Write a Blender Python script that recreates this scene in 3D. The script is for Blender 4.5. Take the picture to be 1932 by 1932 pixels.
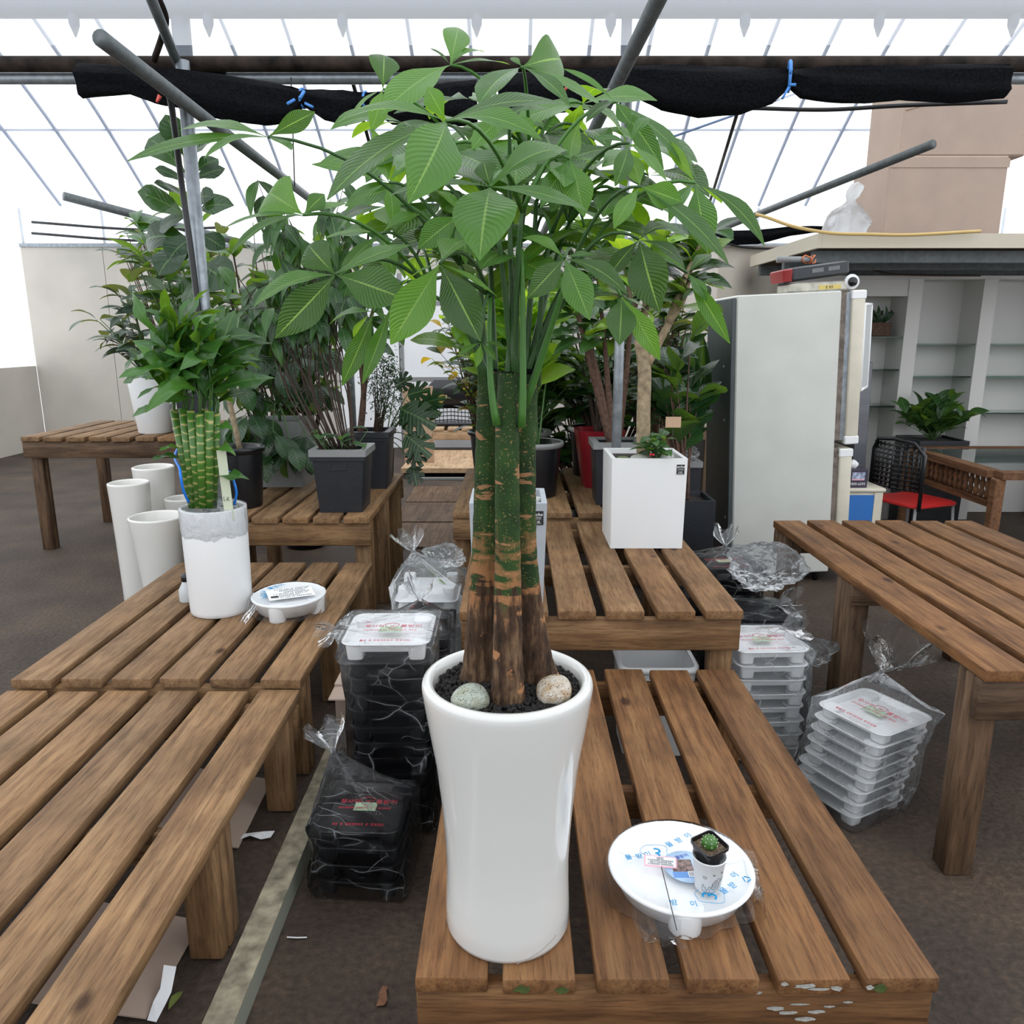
import bpy, bmesh, math, random
from mathutils import Vector, Matrix, noise
for _o in list(bpy.data.objects): bpy.data.objects.remove(_o)
scene = bpy.context.scene
COL = scene.collection
# ---------------------------------------------------------------- camera
CAM_Z = 1.65; F = 1450.0; PITCH = math.atan(335.0 / F)
cp, sp = math.cos(PITCH), math.sin(PITCH)
cam_d = bpy.data.cameras.new('camera'); cam = bpy.data.objects.new('camera', cam_d); COL.objects.link(cam)
cam.location = (0, 0, CAM_Z); cam.rotation_euler = (math.pi / 2 - PITCH, 0, 0)
cam_d.sensor_width = 36; cam_d.lens = 36 * F / 1932.0; cam_d.clip_start = 0.05; cam_d.clip_end = 200
scene.camera = cam
# ---------------------------------------------------------------- overcast sky + exposure
world = bpy.data.worlds.new('overcast'); scene.world = world; world.use_nodes = True
_bg = world.node_tree.nodes['Background']
_bg.inputs[0].default_value = (0.97, 0.985, 1.0, 1); _bg.inputs[1].default_value = 1.0
vs = scene.view_settings
vs.view_transform = 'Standard'; vs.look = 'None'; vs.gamma = 1; vs.use_curve_mapping = False
vs.exposure = 1.02

# ---------------------------------------------------------------- helpers
def P(px, py, Y):
    """world point seen at photo pixel, standing at distance Y"""
    yc = (py - 966) / F; t = Y / (cp - yc * sp)
    return Vector(((px - 966) / F * t, Y, CAM_Z - (sp + yc * cp) * t))
def PZ(px, py, z):
    yc = (py - 966) / F; t = (CAM_Z - z) / (sp + yc * cp)
    return Vector(((px - 966) / F * t, t * (cp - yc * sp), z))
R = random.Random(7)
def rr(a, b): return R.uniform(a, b)
V = Vector

def mesh(name, verts, faces, mats=(), smooth=True, uvs=None, fm=None):
    m = bpy.data.meshes.new(name); m.from_pydata([tuple(v) for v in verts], [], faces)
    for k in (mats if isinstance(mats, (list, tuple)) else [mats]): m.materials.append(k)
    if fm:
        for i, k in enumerate(fm): m.polygons[i].material_index = k
    if smooth: m.polygons.foreach_set('use_smooth', [True] * len(m.polygons))
    if uvs:
        l = m.uv_layers.new(name='uv')
        for lp in m.loops: l.data[lp.index].uv = uvs[lp.vertex_index]
    m.update(); return m
class MB:
    def __init__(s): s.v = []; s.f = []; s.m = []
    def add(s, vf, mi=0, M=None):
        v, f = vf; o = len(s.v)
        s.v += [(M @ V(p)) if M else V(p) for p in v]; s.f += [tuple(i + o for i in q) for q in f]; s.m += [mi] * len(f)
        return s
    def mesh(s, name, mats, smooth=True): return mesh(name, s.v, s.f, mats, smooth, None, s.m)
def obj(name, data, parent=None, loc=None, M=None, rotz=0):
    """a mesh object; for a part loc / M are relative to its parent"""
    o = bpy.data.objects.new(name, data); COL.objects.link(o)
    if M is not None: o.matrix_basis = M
    elif loc is not None: o.location = loc; o.rotation_euler = (0, 0, rotz)
    if parent is not None: o.parent = parent
    return o
def tag(o, label=None, cat=None, group=None, kind=None):
    if label: o['label'] = label
    if cat: o['category'] = cat
    if group: o['group'] = group
    if kind: o['kind'] = kind
    return o
def thing(name, label, cat, loc=(0, 0, 0), rotz=0, group=None):
    o = bpy.data.objects.new(name, None); COL.objects.link(o); o.empty_display_size = .05
    o.location = loc; o.rotation_euler = (0, 0, rotz); return tag(o, label, cat, group)
def auto(o, ang=40):
    m = o.data if hasattr(o, 'data') else o
    try: m.set_sharp_from_angle(angle=math.radians(ang))
    except Exception: pass
    return o
# ---- shapes: each returns (verts, faces)
def box(x0, x1, y0, y1, z0, z1):
    v = [(x, y, z) for z in (z0, z1) for y in (y0, y1) for x in (x0, x1)]
    return v, [(0, 2, 3, 1), (4, 5, 7, 6), (0, 1, 5, 4), (2, 6, 7, 3), (0, 4, 6, 2), (1, 3, 7, 5)]
def cbox(sx, sy, sz, b=.004, seg=1):
    """box centred on the origin with bevelled edges"""
    bm = bmesh.new(); bmesh.ops.create_cube(bm, size=1)
    bmesh.ops.scale(bm, vec=(sx, sy, sz), verts=bm.verts)
    bmesh.ops.bevel(bm, geom=bm.edges[:], offset=b, segments=seg, affect='EDGES', profile=.5)
    bm.verts.index_update(); v = [p.co.copy() for p in bm.verts]; f = [tuple(q.index for q in k.verts) for k in bm.faces]
    bm.free(); return v, f
def lathe(prof, n=40, cap0=True, cap1=False):
    v = []; f = []; m = len(prof)
    for r, z in prof:
        for k in range(n):
            a = 2 * math.pi * k / n; v.append((r * math.cos(a), r * math.sin(a), z))
    for i in range(m - 1):
        for k in range(n):
            a = i * n + k; b = i * n + (k + 1) % n; f.append((a, b, b + n, a + n))
    if cap0: f.append(tuple(reversed(range(n))))
    if cap1: f.append(tuple(range((m - 1) * n, m * n)))
    return v, f
def rrect(hx, hy, r, n=5):
    pts = []
    r = min(r, hx, hy)
    for cx, cy, a0 in ((hx - r, hy - r, 0), (-hx + r, hy - r, 90), (-hx + r, -hy + r, 180), (hx - r, -hy + r, 270)):
        for k in range(n + 1):
            a = math.radians(a0 + 90 * k / n); pts.append((cx + r * math.cos(a), cy + r * math.sin(a)))
    return pts
def rloft(rings, n=5, cap0=True, cap1=False):
    """rings of (hx, hy, r, z) rounded rectangles"""
    v = []; f = []; c = 4 * (n + 1)
    for hx, hy, r, z in rings: v += [(x, y, z) for x, y in rrect(hx, hy, r, n)]
    for i in range(len(rings) - 1):
        for k in range(c):
            a = i * c + k; b = i * c + (k + 1) % c; f.append((a, b, b + c, a + c))
    if cap0: f.append(tuple(reversed(range(c))))
    if cap1: f.append(tuple(range((len(rings) - 1) * c, len(rings) * c)))
    return v, f
def tube(pts, rad, n=8, caps=True):
    pts = [V(p) for p in pts]; m = len(pts)
    if not isinstance(rad, (list, tuple)): rad = [rad] * m
    v = []; f = []; up = None
    for i, p in enumerate(pts):
        d = (pts[min(i + 1, m - 1)] - pts[max(i - 1, 0)]).normalized()
        if up is None: up = d.orthogonal().normalized()
        up = (up - d * up.dot(d)); up = up.normalized() if up.length > 1e-6 else d.orthogonal().normalized()
        s = d.cross(up)
        for k in range(n):
            a = 2 * math.pi * k / n; v.append(p + (up * math.cos(a) + s * math.sin(a)) * rad[i])
    for i in range(m - 1):
        for k in range(n):
            a = i * n + k; b = i * n + (k + 1) % n; f.append((a, b, b + n, a + n))
    if caps: f.append(tuple(reversed(range(n)))); f.append(tuple(range((m - 1) * n, m * n)))
    return v, f
def bez(a, b, c, n=8):
    a, b, c = V(a), V(b), V(c); return [a * (1 - t) ** 2 + b * 2 * t * (1 - t) + c * t * t for t in [i / n for i in range(n + 1)]]
def cat(pts, n=6):
    """catmull-rom through points"""
    p = [V(q) for q in pts]; p = [p[0] * 2 - p[1]] + p + [p[-1] * 2 - p[-2]]; out = []
    for i in range(1, len(p) - 2):
        for k in range(n):
            t = k / n; out.append(.5 * (2 * p[i] + (p[i + 1] - p[i - 1]) * t + (2 * p[i - 1] - 5 * p[i] + 4 * p[i + 1] - p[i + 2]) * t * t + (3 * p[i] - p[i - 1] - 3 * p[i + 1] + p[i + 2]) * t ** 3))
    return out + [p[-2]]
def frame(pos, d, nrm):
    d = V(d).normalized(); nrm = V(nrm); nrm = nrm - d * nrm.dot(d)
    if nrm.length < 1e-4: nrm = d.orthogonal()
    nrm.normalize(); s = nrm.cross(d)
    M = Matrix(((d.x, s.x, nrm.x, pos[0]), (d.y, s.y, nrm.y, pos[1]), (d.z, s.z, nrm.z, pos[2]), (0, 0, 0, 1)))
    return M
def text_mesh(body, size, mat, name='print', align='CENTER', shear=0, extrude=.0004):
    c = bpy.data.curves.new(name, 'FONT'); c.body = body; c.size = size; c.align_x = align; c.align_y = 'CENTER'; c.shear = shear
    c.resolution_u = 2; c.extrude = extrude
    o = bpy.data.objects.new(name, c); COL.objects.link(o)
    dg = bpy.context.evaluated_depsgraph_get(); m = bpy.data.meshes.new_from_object(o.evaluated_get(dg))
    bpy.data.objects.remove(o); bpy.data.curves.remove(c)
    m.materials.clear(); m.materials.append(mat); m.name = name; return m

# ---------------------------------------------------------------- materials
def new_mat(name):
    m = bpy.data.materials.new(name); m.use_nodes = True; nt = m.node_tree; nt.nodes.clear()
    out = nt.nodes.new('ShaderNodeOutputMaterial'); b = nt.nodes.new('ShaderNodeBsdfPrincipled')
    nt.links.new(b.outputs[0], out.inputs[0]); return m, nt, b, out
def nd(nt, t, **kw):
    n = nt.nodes.new('ShaderNode' + t)
    for k, v in kw.items():
        if k in n.inputs: n.inputs[k].default_value = v
        else: setattr(n, k, v)
    return n
def ramp(nt, fac, stops, interp='LINEAR'):
    r = nt.nodes.new('ShaderNodeValToRGB'); r.color_ramp.interpolation = interp
    e = r.color_ramp.elements
    while len(e) < len(stops): e.new(.5)
    for i, (p, c) in enumerate(stops): e[i].position = p; e[i].color = (*c, 1) if len(c) == 3 else c
    nt.links.new(fac, r.inputs[0]); return r.outputs[0]
def mixc(nt, fac, a, b, mode='MIX'):
    m = nt.nodes.new('ShaderNodeMix'); m.data_type = 'RGBA'; m.blend_type = mode
    for i, x in ((0, fac), (6, a), (7, b)):
        if hasattr(x, 'links'): nt.links.new(x, m.inputs[i])
        else: m.inputs[i].default_value = x if i == 0 else (*x, 1)
    return m.outputs[2]
def plain(name, col, rough=.5, metal=0, var=.0, bump=0, scale=30, spec=None, coat=0):
    m, nt, b, out = new_mat(name)
    b.inputs['Roughness'].default_value = rough; b.inputs['Metallic'].default_value = metal
    b.inputs['Base Color'].default_value = (*col, 1)
    if spec is not None: b.inputs['Specular IOR Level'].default_value = spec
    if coat: b.inputs['Coat Weight'].default_value = coat; b.inputs['Coat Roughness'].default_value = .05
    if var or bump:
        tc = nd(nt, 'TexCoord'); nz = nd(nt, 'TexNoise', Scale=scale, Detail=5.0); nt.links.new(tc.outputs['Object'], nz.inputs['Vector'])
        if var:
            c = ramp(nt, nz.outputs['Fac'], [(.3, tuple(x * (1 - var) for x in col)), (.7, tuple(min(1, x * (1 + var)) for x in col))])
            nt.links.new(c, b.inputs['Base Color'])
        if bump:
            bp = nd(nt, 'Bump', Strength=bump, Distance=.01); nt.links.new(nz.outputs['Fac'], bp.inputs['Height']); nt.links.new(bp.outputs[0], b.inputs['Normal'])
    return m
def wood(name, dark, mid, light, grain=1.0, rough=.7, stain=.34):
    m, nt, b, out = new_mat(name); b.inputs['Roughness'].default_value = rough; b.inputs['Specular IOR Level'].default_value = .3
    tc = nd(nt, 'TexCoord'); oi = nd(nt, 'ObjectInfo')
    off = nd(nt, 'VectorMath', operation='SCALE'); off.inputs[0].default_value = (13.1, 7.7, 3.3); nt.links.new(oi.outputs['Random'], off.inputs[3])
    add = nd(nt, 'VectorMath', operation='ADD'); nt.links.new(tc.outputs['Object'], add.inputs[0]); nt.links.new(off.outputs[0], add.inputs[1])
    mp = nd(nt, 'Mapping'); mp.inputs['Scale'].default_value = (1, .07, 1); nt.links.new(add.outputs[0], mp.inputs[0])
    nz = nd(nt, 'TexNoise', Scale=34.0 * grain, Detail=6.0, Distortion=.5); nt.links.new(mp.outputs[0], nz.inputs['Vector'])
    nf = nd(nt, 'TexNoise', Scale=150.0 * grain, Detail=4.0, Roughness=.7); nt.links.new(mp.outputs[0], nf.inputs['Vector'])
    st = nd(nt, 'TexNoise', Scale=5.0, Detail=4.0); nt.links.new(add.outputs[0], st.inputs['Vector'])
    c = ramp(nt, nz.outputs['Fac'], [(.28, dark), (.5, mid), (.75, light)])
    s = ramp(nt, st.outputs['Fac'], [(.32, (1 - stain,) * 3), (.62, (1.0, 1.0, 1.0))])
    c = mixc(nt, 1.0, c, s, 'MULTIPLY')
    f2 = ramp(nt, nf.outputs['Fac'], [(.36, (.58, .55, .52)), (.5, (1, 1, 1)), (.66, (1.14, 1.12, 1.08))]); c = mixc(nt, .9, c, f2, 'MULTIPLY')
    # knots
    mk = nd(nt, 'Mapping'); mk.inputs['Scale'].default_value = (4.5, 2.6, 4.5); nt.links.new(add.outputs[0], mk.inputs[0])
    vo = nd(nt, 'TexVoronoi', Scale=1.0); nt.links.new(mk.outputs[0], vo.inputs['Vector'])
    kn = ramp(nt, vo.outputs['Distance'], [(.05, (.28, .22, .18)), (.1, (1, 1, 1))]); c = mixc(nt, 1.0, c, kn, 'MULTIPLY')
    # tone per board
    tn = ramp(nt, oi.outputs['Random'], [(0, (.82, .8, .8)), (.5, (1, .98, .95)), (1, (1.0, .93, .84))]); c = mixc(nt, 1.0, c, tn, 'MULTIPLY')
    nt.links.new(c, b.inputs['Base Color'])
    bp = nd(nt, 'Bump', Strength=.35, Distance=.003); nt.links.new(nf.outputs['Fac'], bp.inputs['Height']); nt.links.new(bp.outputs[0], b.inputs['Normal'])
    return m
def leaf_mat(name, top, under, rough=.35, trans=.35, vein=(.25, .42, .12), nv=11, bump=.5, spec=.5):
    m, nt, b, out = new_mat(name); b.inputs['Roughness'].default_value = rough; b.inputs['Specular IOR Level'].default_value = spec
    uv = nd(nt, 'UVMap'); sx = nd(nt, 'SeparateXYZ'); nt.links.new(uv.outputs[0], sx.inputs[0])
    oi = nd(nt, 'ObjectInfo')
    # distance from the midrib
    a = nd(nt, 'Math', operation='SUBTRACT'); nt.links.new(sx.outputs[1], a.inputs[0]); a.inputs[1].default_value = .5
    ab = nd(nt, 'Math', operation='ABSOLUTE'); nt.links.new(a.outputs[0], ab.inputs[0])
    # side veins leave the midrib slanting to the tip
    s1 = nd(nt, 'Math', operation='MULTIPLY_ADD'); nt.links.new(ab.outputs[0], s1.inputs[0]); s1.inputs[1].default_value = -.42; nt.links.new(sx.outputs[0], s1.inputs[2])
    s2 = nd(nt, 'Math', operation='MULTIPLY'); nt.links.new(s1.outputs[0], s2.inputs[0]); s2.inputs[1].default_value = nv * 6.283
    s3 = nd(nt, 'Math', operation='SINE'); nt.links.new(s2.outputs[0], s3.inputs[0])
    sv = ramp(nt, s3.outputs[0], [(.93, (0, 0, 0)), (.99, (1, 1, 1))])
    mr = ramp(nt, ab.outputs[0], [(.012, (1, 1, 1)), (.03, (0, 0, 0))])
    tone = ramp(nt, oi.outputs['Random'], [(0, tuple(x * .45 for x in top)), (.5, top), (1, (top[0] * 1.7, top[1] * 1.45, top[2] * 1.2))])
    geo = nd(nt, 'NewGeometry')
    c = mixc(nt, geo.outputs['Backfacing'], tone, under)
    v1 = nd(nt, 'Math', operation='MULTIPLY'); nt.links.new(sv, v1.inputs[0]); v1.inputs[1].default_value = .06
    c = mixc(nt, v1.outputs[0], c, vein); c = mixc(nt, mr, c, vein)
    nt.links.new(c, b.inputs['Base Color'])
    tr = nd(nt, 'BsdfTranslucent'); tc = mixc(nt, 1.0, c, (4.0, 3.1, .6), 'MULTIPLY'); nt.links.new(tc, tr.inputs[0])
    ad = nd(nt, 'MixShader'); ad.inputs[0].default_value = trans; nt.links.new(b.outputs[0], ad.inputs[1]); nt.links.new(tr.outputs[0], ad.inputs[2]); nt.links.new(ad.outputs[0], out.inputs[0])
    if bump:
        bp = nd(nt, 'Bump', Strength=bump, Distance=.0012); nt.links.new(s3.outputs[0], bp.inputs['Height']); nt.links.new(bp.outputs[0], b.inputs['Normal'])
    return m
def film_mat(name, clear, tint=(.95, .965, .985), diff=(.93, .95, .98), gloss=0.0, bump=0, scale=20, rough=.12, crease=0.0, cs=9.0):
    m, nt, b, out = new_mat(name); nt.nodes.remove(b)
    tp = nd(nt, 'BsdfTransparent'); tp.inputs[0].default_value = (*tint, 1)
    tl = nd(nt, 'BsdfTranslucent'); tl.inputs[0].default_value = (*diff, 1)
    mx = nd(nt, 'MixShader'); mx.inputs[0].default_value = clear; nt.links.new(tl.outputs[0], mx.inputs[1]); nt.links.new(tp.outputs[0], mx.inputs[2])
    last = mx
    if crease:   # whitish wrinkle lines, with their bright highlights painted in
        tc = nd(nt, 'TexCoord'); wn = nd(nt, 'TexNoise', Scale=cs * .4, Detail=2.0); nt.links.new(tc.outputs['Object'], wn.inputs['Vector'])
        wv = nd(nt, 'VectorMath', operation='MULTIPLY_ADD'); nt.links.new(wn.outputs['Color'], wv.inputs[0]); wv.inputs[1].default_value = (.12, .12, .12); nt.links.new(tc.outputs['Object'], wv.inputs[2])
        mpc = nd(nt, 'Mapping'); mpc.inputs['Rotation'].default_value = (.5, .4, .6); mpc.inputs['Scale'].default_value = (.55, 3.4, 1.0); nt.links.new(wv.outputs[0], mpc.inputs[0])
        vo = nd(nt, 'TexVoronoi', feature='DISTANCE_TO_EDGE', Scale=cs); nt.links.new(mpc.outputs[0], vo.inputs['Vector'])
        c1 = ramp(nt, vo.outputs['Distance'], [(.0, (1, 1, 1)), (.014, (.2, .2, .2)), (.06, (0, 0, 0))])
        mk_ = nd(nt, 'TexNoise', Scale=cs * .7, Detail=1.0); nt.links.new(tc.outputs['Object'], mk_.inputs['Vector']); c2 = ramp(nt, mk_.outputs['Fac'], [(.42, (0, 0, 0)), (.62, (1, 1, 1))])
        cl = mixc(nt, 1.0, c1, c2, 'MULTIPLY')
        cm = nd(nt, 'Math', operation='MULTIPLY'); nt.links.new(cl, cm.inputs[0]); cm.inputs[1].default_value = crease
        df = nd(nt, 'BsdfDiffuse'); df.inputs[0].default_value = (.82, .85, .89, 1); tl2 = nd(nt, 'BsdfTranslucent'); tl2.inputs[0].default_value = (.82, .85, .89, 1)
        ms = nd(nt, 'MixShader'); nt.links.new(df.outputs[0], ms.inputs[1]); nt.links.new(tl2.outputs[0], ms.inputs[2])
        m3 = nd(nt, 'MixShader'); nt.links.new(cm.outputs[0], m3.inputs[0]); nt.links.new(mx.outputs[0], m3.inputs[1]); nt.links.new(ms.outputs[0], m3.inputs[2]); mx = last = m3
    if gloss:
        gl = nd(nt, 'BsdfGlossy', Roughness=rough); gl.inputs[0].default_value = (1, 1, 1, 1)
        fr = nd(nt, 'LayerWeight', Blend=gloss); m2 = nd(nt, 'MixShader')
        nt.links.new(fr.outputs['Fresnel'], m2.inputs[0]); nt.links.new(mx.outputs[0], m2.inputs[1]); nt.links.new(gl.outputs[0], m2.inputs[2]); last = m2
        if bump:
            tc = nd(nt, 'TexCoord'); nz = nd(nt, 'TexNoise', Scale=scale, Detail=4.0, Distortion=1.5); nt.links.new(tc.outputs['Object'], nz.inputs['Vector'])
            bp = nd(nt, 'Bump', Strength=bump, Distance=.03); nt.links.new(nz.outputs['Fac'], bp.inputs['Height']); nt.links.new(bp.outputs[0], gl.inputs['Normal']); nt.links.new(bp.outputs[0], fr.inputs['Normal'])
    nt.links.new(last.outputs[0], out.inputs[0]); return m

M_wood = wood('weathered_bench_wood', (.155, .086, .042), (.262, .156, .079), (.34, .22, .12))
M_wood2 = wood('brown_bench_wood', (.095, .041, .015), (.185, .090, .036), (.258, .140, .061))
M_wood3 = wood('mid_brown_bench_wood', (.125, .063, .028), (.218, .122, .058), (.292, .178, .092))
M_woodp = wood('pale_new_wood', (.42, .28, .17), (.56, .40, .26), (.64, .49, .34), stain=.2)
M_woodd = wood('damp_dark_wood', (.07, .04, .024), (.13, .08, .048), (.19, .125, .08))
M_white = plain('glazed_white_ceramic', (.65, .65, .635), .12, coat=.4)
M_white2 = plain('matt_white_ceramic', (.74, .75, .76), .35)
M_cream = plain('cream_glazed_ceramic', (.70, .69, .66), .2)
M_wplast = plain('white_plastic', (.82, .83, .84), .3)
M_bplast = plain('black_plastic', (.009, .010, .0125), .28)
M_dplast = plain('charcoal_plastic', (.018, .021, .027), .38, var=.2, scale=60)
M_gplast = plain('grey_plastic', (.24, .245, .25), .4)
M_grey = plain('blue_grey_fibre_planter', (.36, .39, .43), .5, var=.05)
M_conc = plain('grey_fibre_planter', (.20, .205, .21), .5, var=.12, scale=8)
M_steel = plain('galvanised_steel', (.27, .30, .33), .42, .55, var=.22, scale=25)
M_dsteel = plain('dull_painted_steel', (.11, .125, .13), .5, .3, var=.2)
M_rust = plain('rusty_dark_pipe', (.022, .016, .013), .75, .1, var=.8, scale=14, spec=.15)
M_net = plain('black_shade_net', (.0045, .005, .0065), .9, bump=1.0, scale=90, var=.6, spec=.08)
M_rope = plain('blue_twine', (.05, .22, .6), .5)
M_cable = plain('black_cable', (.012, .012, .014), .4)
M_card = plain('brown_cardboard', (.46, .31, .20), .8, var=.08, scale=6)
M_card2 = plain('pinkish_cardboard', (.42, .32, .26), .8, var=.05, scale=6)
M_soil = plain('dark_soil', (.022, .016, .012), .95, var=.4, scale=60, bump=.6)
M_soilb = plain('pale_bark_soil', (.16, .10, .06), .95, var=.4, scale=60, bump=.6)
M_paper = plain('white_paper', (.84, .85, .87), .7)
M_film = film_mat('greenhouse_film', .70)
M_bag = film_mat('clear_plastic_bag', .85, (.95, .955, .96), (.85, .88, .92), .16, .5, 14, .12, .5, 11.0)
M_bagw = film_mat('crumpled_clear_bag', .82, (.94, .95, .96), (.85, .88, .92), .2, .7, 18, .12, .5, 15.0)
M_wrap = film_mat('clear_tray_wrap', .93, (.97, .975, .98), (.85, .88, .92), .02, .12, 9, .12, .2, 8.0)
# ================================================================ the setting
def struct(name, m, parent=None):
    o = obj(name, m, parent); o['kind'] = 'structure'; return o
# floor: damp trodden earth
mf, nt, b, out = new_mat('trodden_earth_floor'); b.inputs['Roughness'].default_value = .8
tc = nd(nt, 'TexCoord'); n1 = nd(nt, 'TexNoise', Scale=2.2, Detail=8.0); n2 = nd(nt, 'TexNoise', Scale=45.0, Detail=6.0)
nt.links.new(tc.outputs['Object'], n1.inputs[0]); nt.links.new(tc.outputs['Object'], n2.inputs[0])
c = ramp(nt, n1.outputs['Fac'], [(.3, (.036, .023, .016)), (.55, (.064, .042, .028)), (.75, (.10, .066, .042))])
c2 = ramp(nt, n2.outputs['Fac'], [(.35, (.6, .58, .55)), (.6, (1, 1, 1)), (.78, (1.6, 1.5, 1.35))]); c = mixc(nt, 1.0, c, c2, 'MULTIPLY'); nt.links.new(c, b.inputs['Base Color'])
bp = nd(nt, 'Bump', Strength=.5, Distance=.02); nt.links.new(n2.outputs['Fac'], bp.inputs['Height']); nt.links.new(bp.outputs[0], b.inputs['Normal'])
XW = 7.0; YB = 11.5; YF = -3.6
struct('floor', mesh('floor', *box(-XW, XW, YF, YB, -.1, 0), mf, False))
# beige panel walls with film above
M_wall = plain('beige_wall_panel', (.50, .47, .42), .7, var=.10, scale=1.3)
M_wallw = plain('white_sliding_door_panel', (.80, .82, .85), .5, var=.04, scale=2)
w = thing('wall_back', None, None); w['kind'] = 'structure'
for k in range(12):
    x0 = -XW + k * 14 / 12
    obj('panel', mesh('panel', *box(x0 + .004, x0 + 14 / 12 - .004, YB, YB + .06, 0, 2.86), M_wall, False), w)
for k in range(13):
    x0 = -XW + k * 14 / 12
    obj('stud', mesh('stud', *tube([(x0, YB + .1, 2.8), (x0, YB + .1, 3.4)], .02), M_steel), w)
obj('cap_rail', mesh('cap_rail', *box(-XW, XW, YB - .02, YB + .1, 2.861, 2.91), M_steel, False), w)
obj('film', mesh('film', *box(-XW, XW, YB + .062, YB + .064, 2.91, 3.4), M_film, False), w)
for s, nm in ((-1, 'wall_left'), (1, 'wall_right')):
    w = thing(nm, None, None); w['kind'] = 'structure'
    obj('panel', mesh('panel', *box(s * (XW + .03) - .03, s * (XW + .03) + .03, YF, YB, 0, 1.2), M_wall, False), w)
    obj('film', mesh('film', [(s * XW, YF, 1.2), (s * XW, YB, 1.2), (s * XW, YB, 3.38), (s * XW, 7.75, 5.5), (s * XW, 4.2, 2.97), (s * XW, .4, 5.3), (s * XW, YF, 2.97)], [tuple(range(7))], M_film, False), w)
w = thing('wall_front', None, None); w['kind'] = 'structure'
obj('panel', mesh('panel', *box(-XW, XW, YF - .06, YF, 0, 1.2), M_wall, False), w)
obj('film', mesh('film', *box(-XW, XW, YF - .003, YF, 1.2, 2.97), M_film, False), w)
# twin-span film roof with pipe ribs and purlins
M_rib = plain('blue_grey_roof_rib', (.12, .18, .31), .5)
roof = thing('ceiling', None, None); roof['kind'] = 'structure'
NEAR = [(4.06, 2.99), (.4, 5.3), (YF, 2.97)]; FAR = [(4.30, 3.0), (7.75, 5.5), (YB + .1, 3.40)]
for prof in (NEAR, FAR):
    for (ya, za), (yb, zb) in zip(prof, prof[1:]):
        v = []; n = 6
        for i in range(n + 1):
            t = i / n; v += [(-XW, ya + (yb - ya) * t, za + (zb - za) * t + .16 * math.sin(math.pi * t)), (XW, ya + (yb - ya) * t, za + (zb - za) * t + .16 * math.sin(math.pi * t))]
        obj('film', mesh('film', v, [(2 * i, 2 * i + 1, 2 * i + 3, 2 * i + 2) for i in range(n)], M_film), roof)
def arc(pa, pb, n=6, up=0.0):
    return [(pa[0] + (pb[0] - pa[0]) * i / n, pa[1] + (pb[1] - pa[1]) * i / n + .16 * math.sin(math.pi * i / n) + up) for i in range(n + 1)]
ribm = [mesh('rib', *tube([(0, y, z) for y, z in arc(FAR[1], FAR[2], up=.035)], .022, 6), M_rib), mesh('rib', *tube([(0, y, z) for y, z in arc(FAR[0], FAR[1], up=.035)], .022, 6), M_rib)]
for k in range(20):
    x = -6.6 + k * .66
    obj('rib', ribm[0], roof, (x + .2, 0, 0))
for t in (.25, .5, .72):
    y = FAR[1][0] + (FAR[2][0] - FAR[1][0]) * t; z = FAR[1][1] + (FAR[2][1] - FAR[1][1]) * t + .16 * math.sin(math.pi * t) + .05
    obj('purlin', mesh('purlin', *tube([(-XW, y, z), (XW, y, z)], .014, 6), M_rib), roof)
for a, bq in ((P(1250, 300, 9.5), P(1560, 190, 9.9)), ):
    obj('brace', mesh('brace', *tube([a + V((0, .3, .25)), bq + V((0, .3, .25))], .014, 6), M_rib), roof)
# pale upper beam seen through the film, with its brackets and post
M_pale = plain('pale_blue_beam', (.045, .065, .105), .6)
o = tag(thing('upper_beam', 'pale blue-grey horizontal roof beam behind the plastic film', 'beam', (0, 4.62, 3.36)), None)
obj('pipe', mesh('pipe', *tube([(-XW, 0, 0), (XW, 0, 0)], .055, 12), M_pale), o)
bm_ = mesh('bracket', *lathe([(.004, -.12), (.028, -.06), (.032, .02)], 8), M_pale)
for k in range(-9, 10): obj('bracket', bm_, o, (k * .72 - .19, -.01, -.03))
for x_ in (-1.79, .62): obj('post', mesh('post', *tube([(x_, .02, -.05), (x_, .02, -.5)], .05 if x_ < 0 else .03, 10), M_pale), o)
# eave beam carried by two posts
o = thing('eave_beam', 'rusty dark horizontal pipe beam below the roof film', 'beam', (0, 4.0, 2.89))
obj('pipe', mesh('pipe', *tube([(-XW, 0, 0), (XW, 0, 0)], .034, 12), M_rust), o)
obj('gutter', mesh('gutter', *tube([(-XW, .05, -.045), (XW, .05, -.045)], .028, 10), M_steel), o)
obj('sleeve', mesh('sleeve', *tube([(-1.52, .05, -.045), (-1.36, .05, -.045)], .034, 10), M_bplast), o)
def post(x, y, r, label, ztop=2.88):
    t = thing('steel_post', label, 'post', (x, y, 0)); obj('pole', mesh('pole', *tube([(0, 0, 0), (0, 0, ztop)], r, 16), M_steel), t)
    obj('base_plate', mesh('base_plate', *cbox(.12, .07, .01, .002), M_dsteel, False), t, (0, 0, .005)); return t
pL = post(-1.522, 3.925, .031, 'galvanised steel post with a black cable taped along it')
pR = post(.560, 4.10, .026, 'galvanised steel post behind the white square planter')
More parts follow.
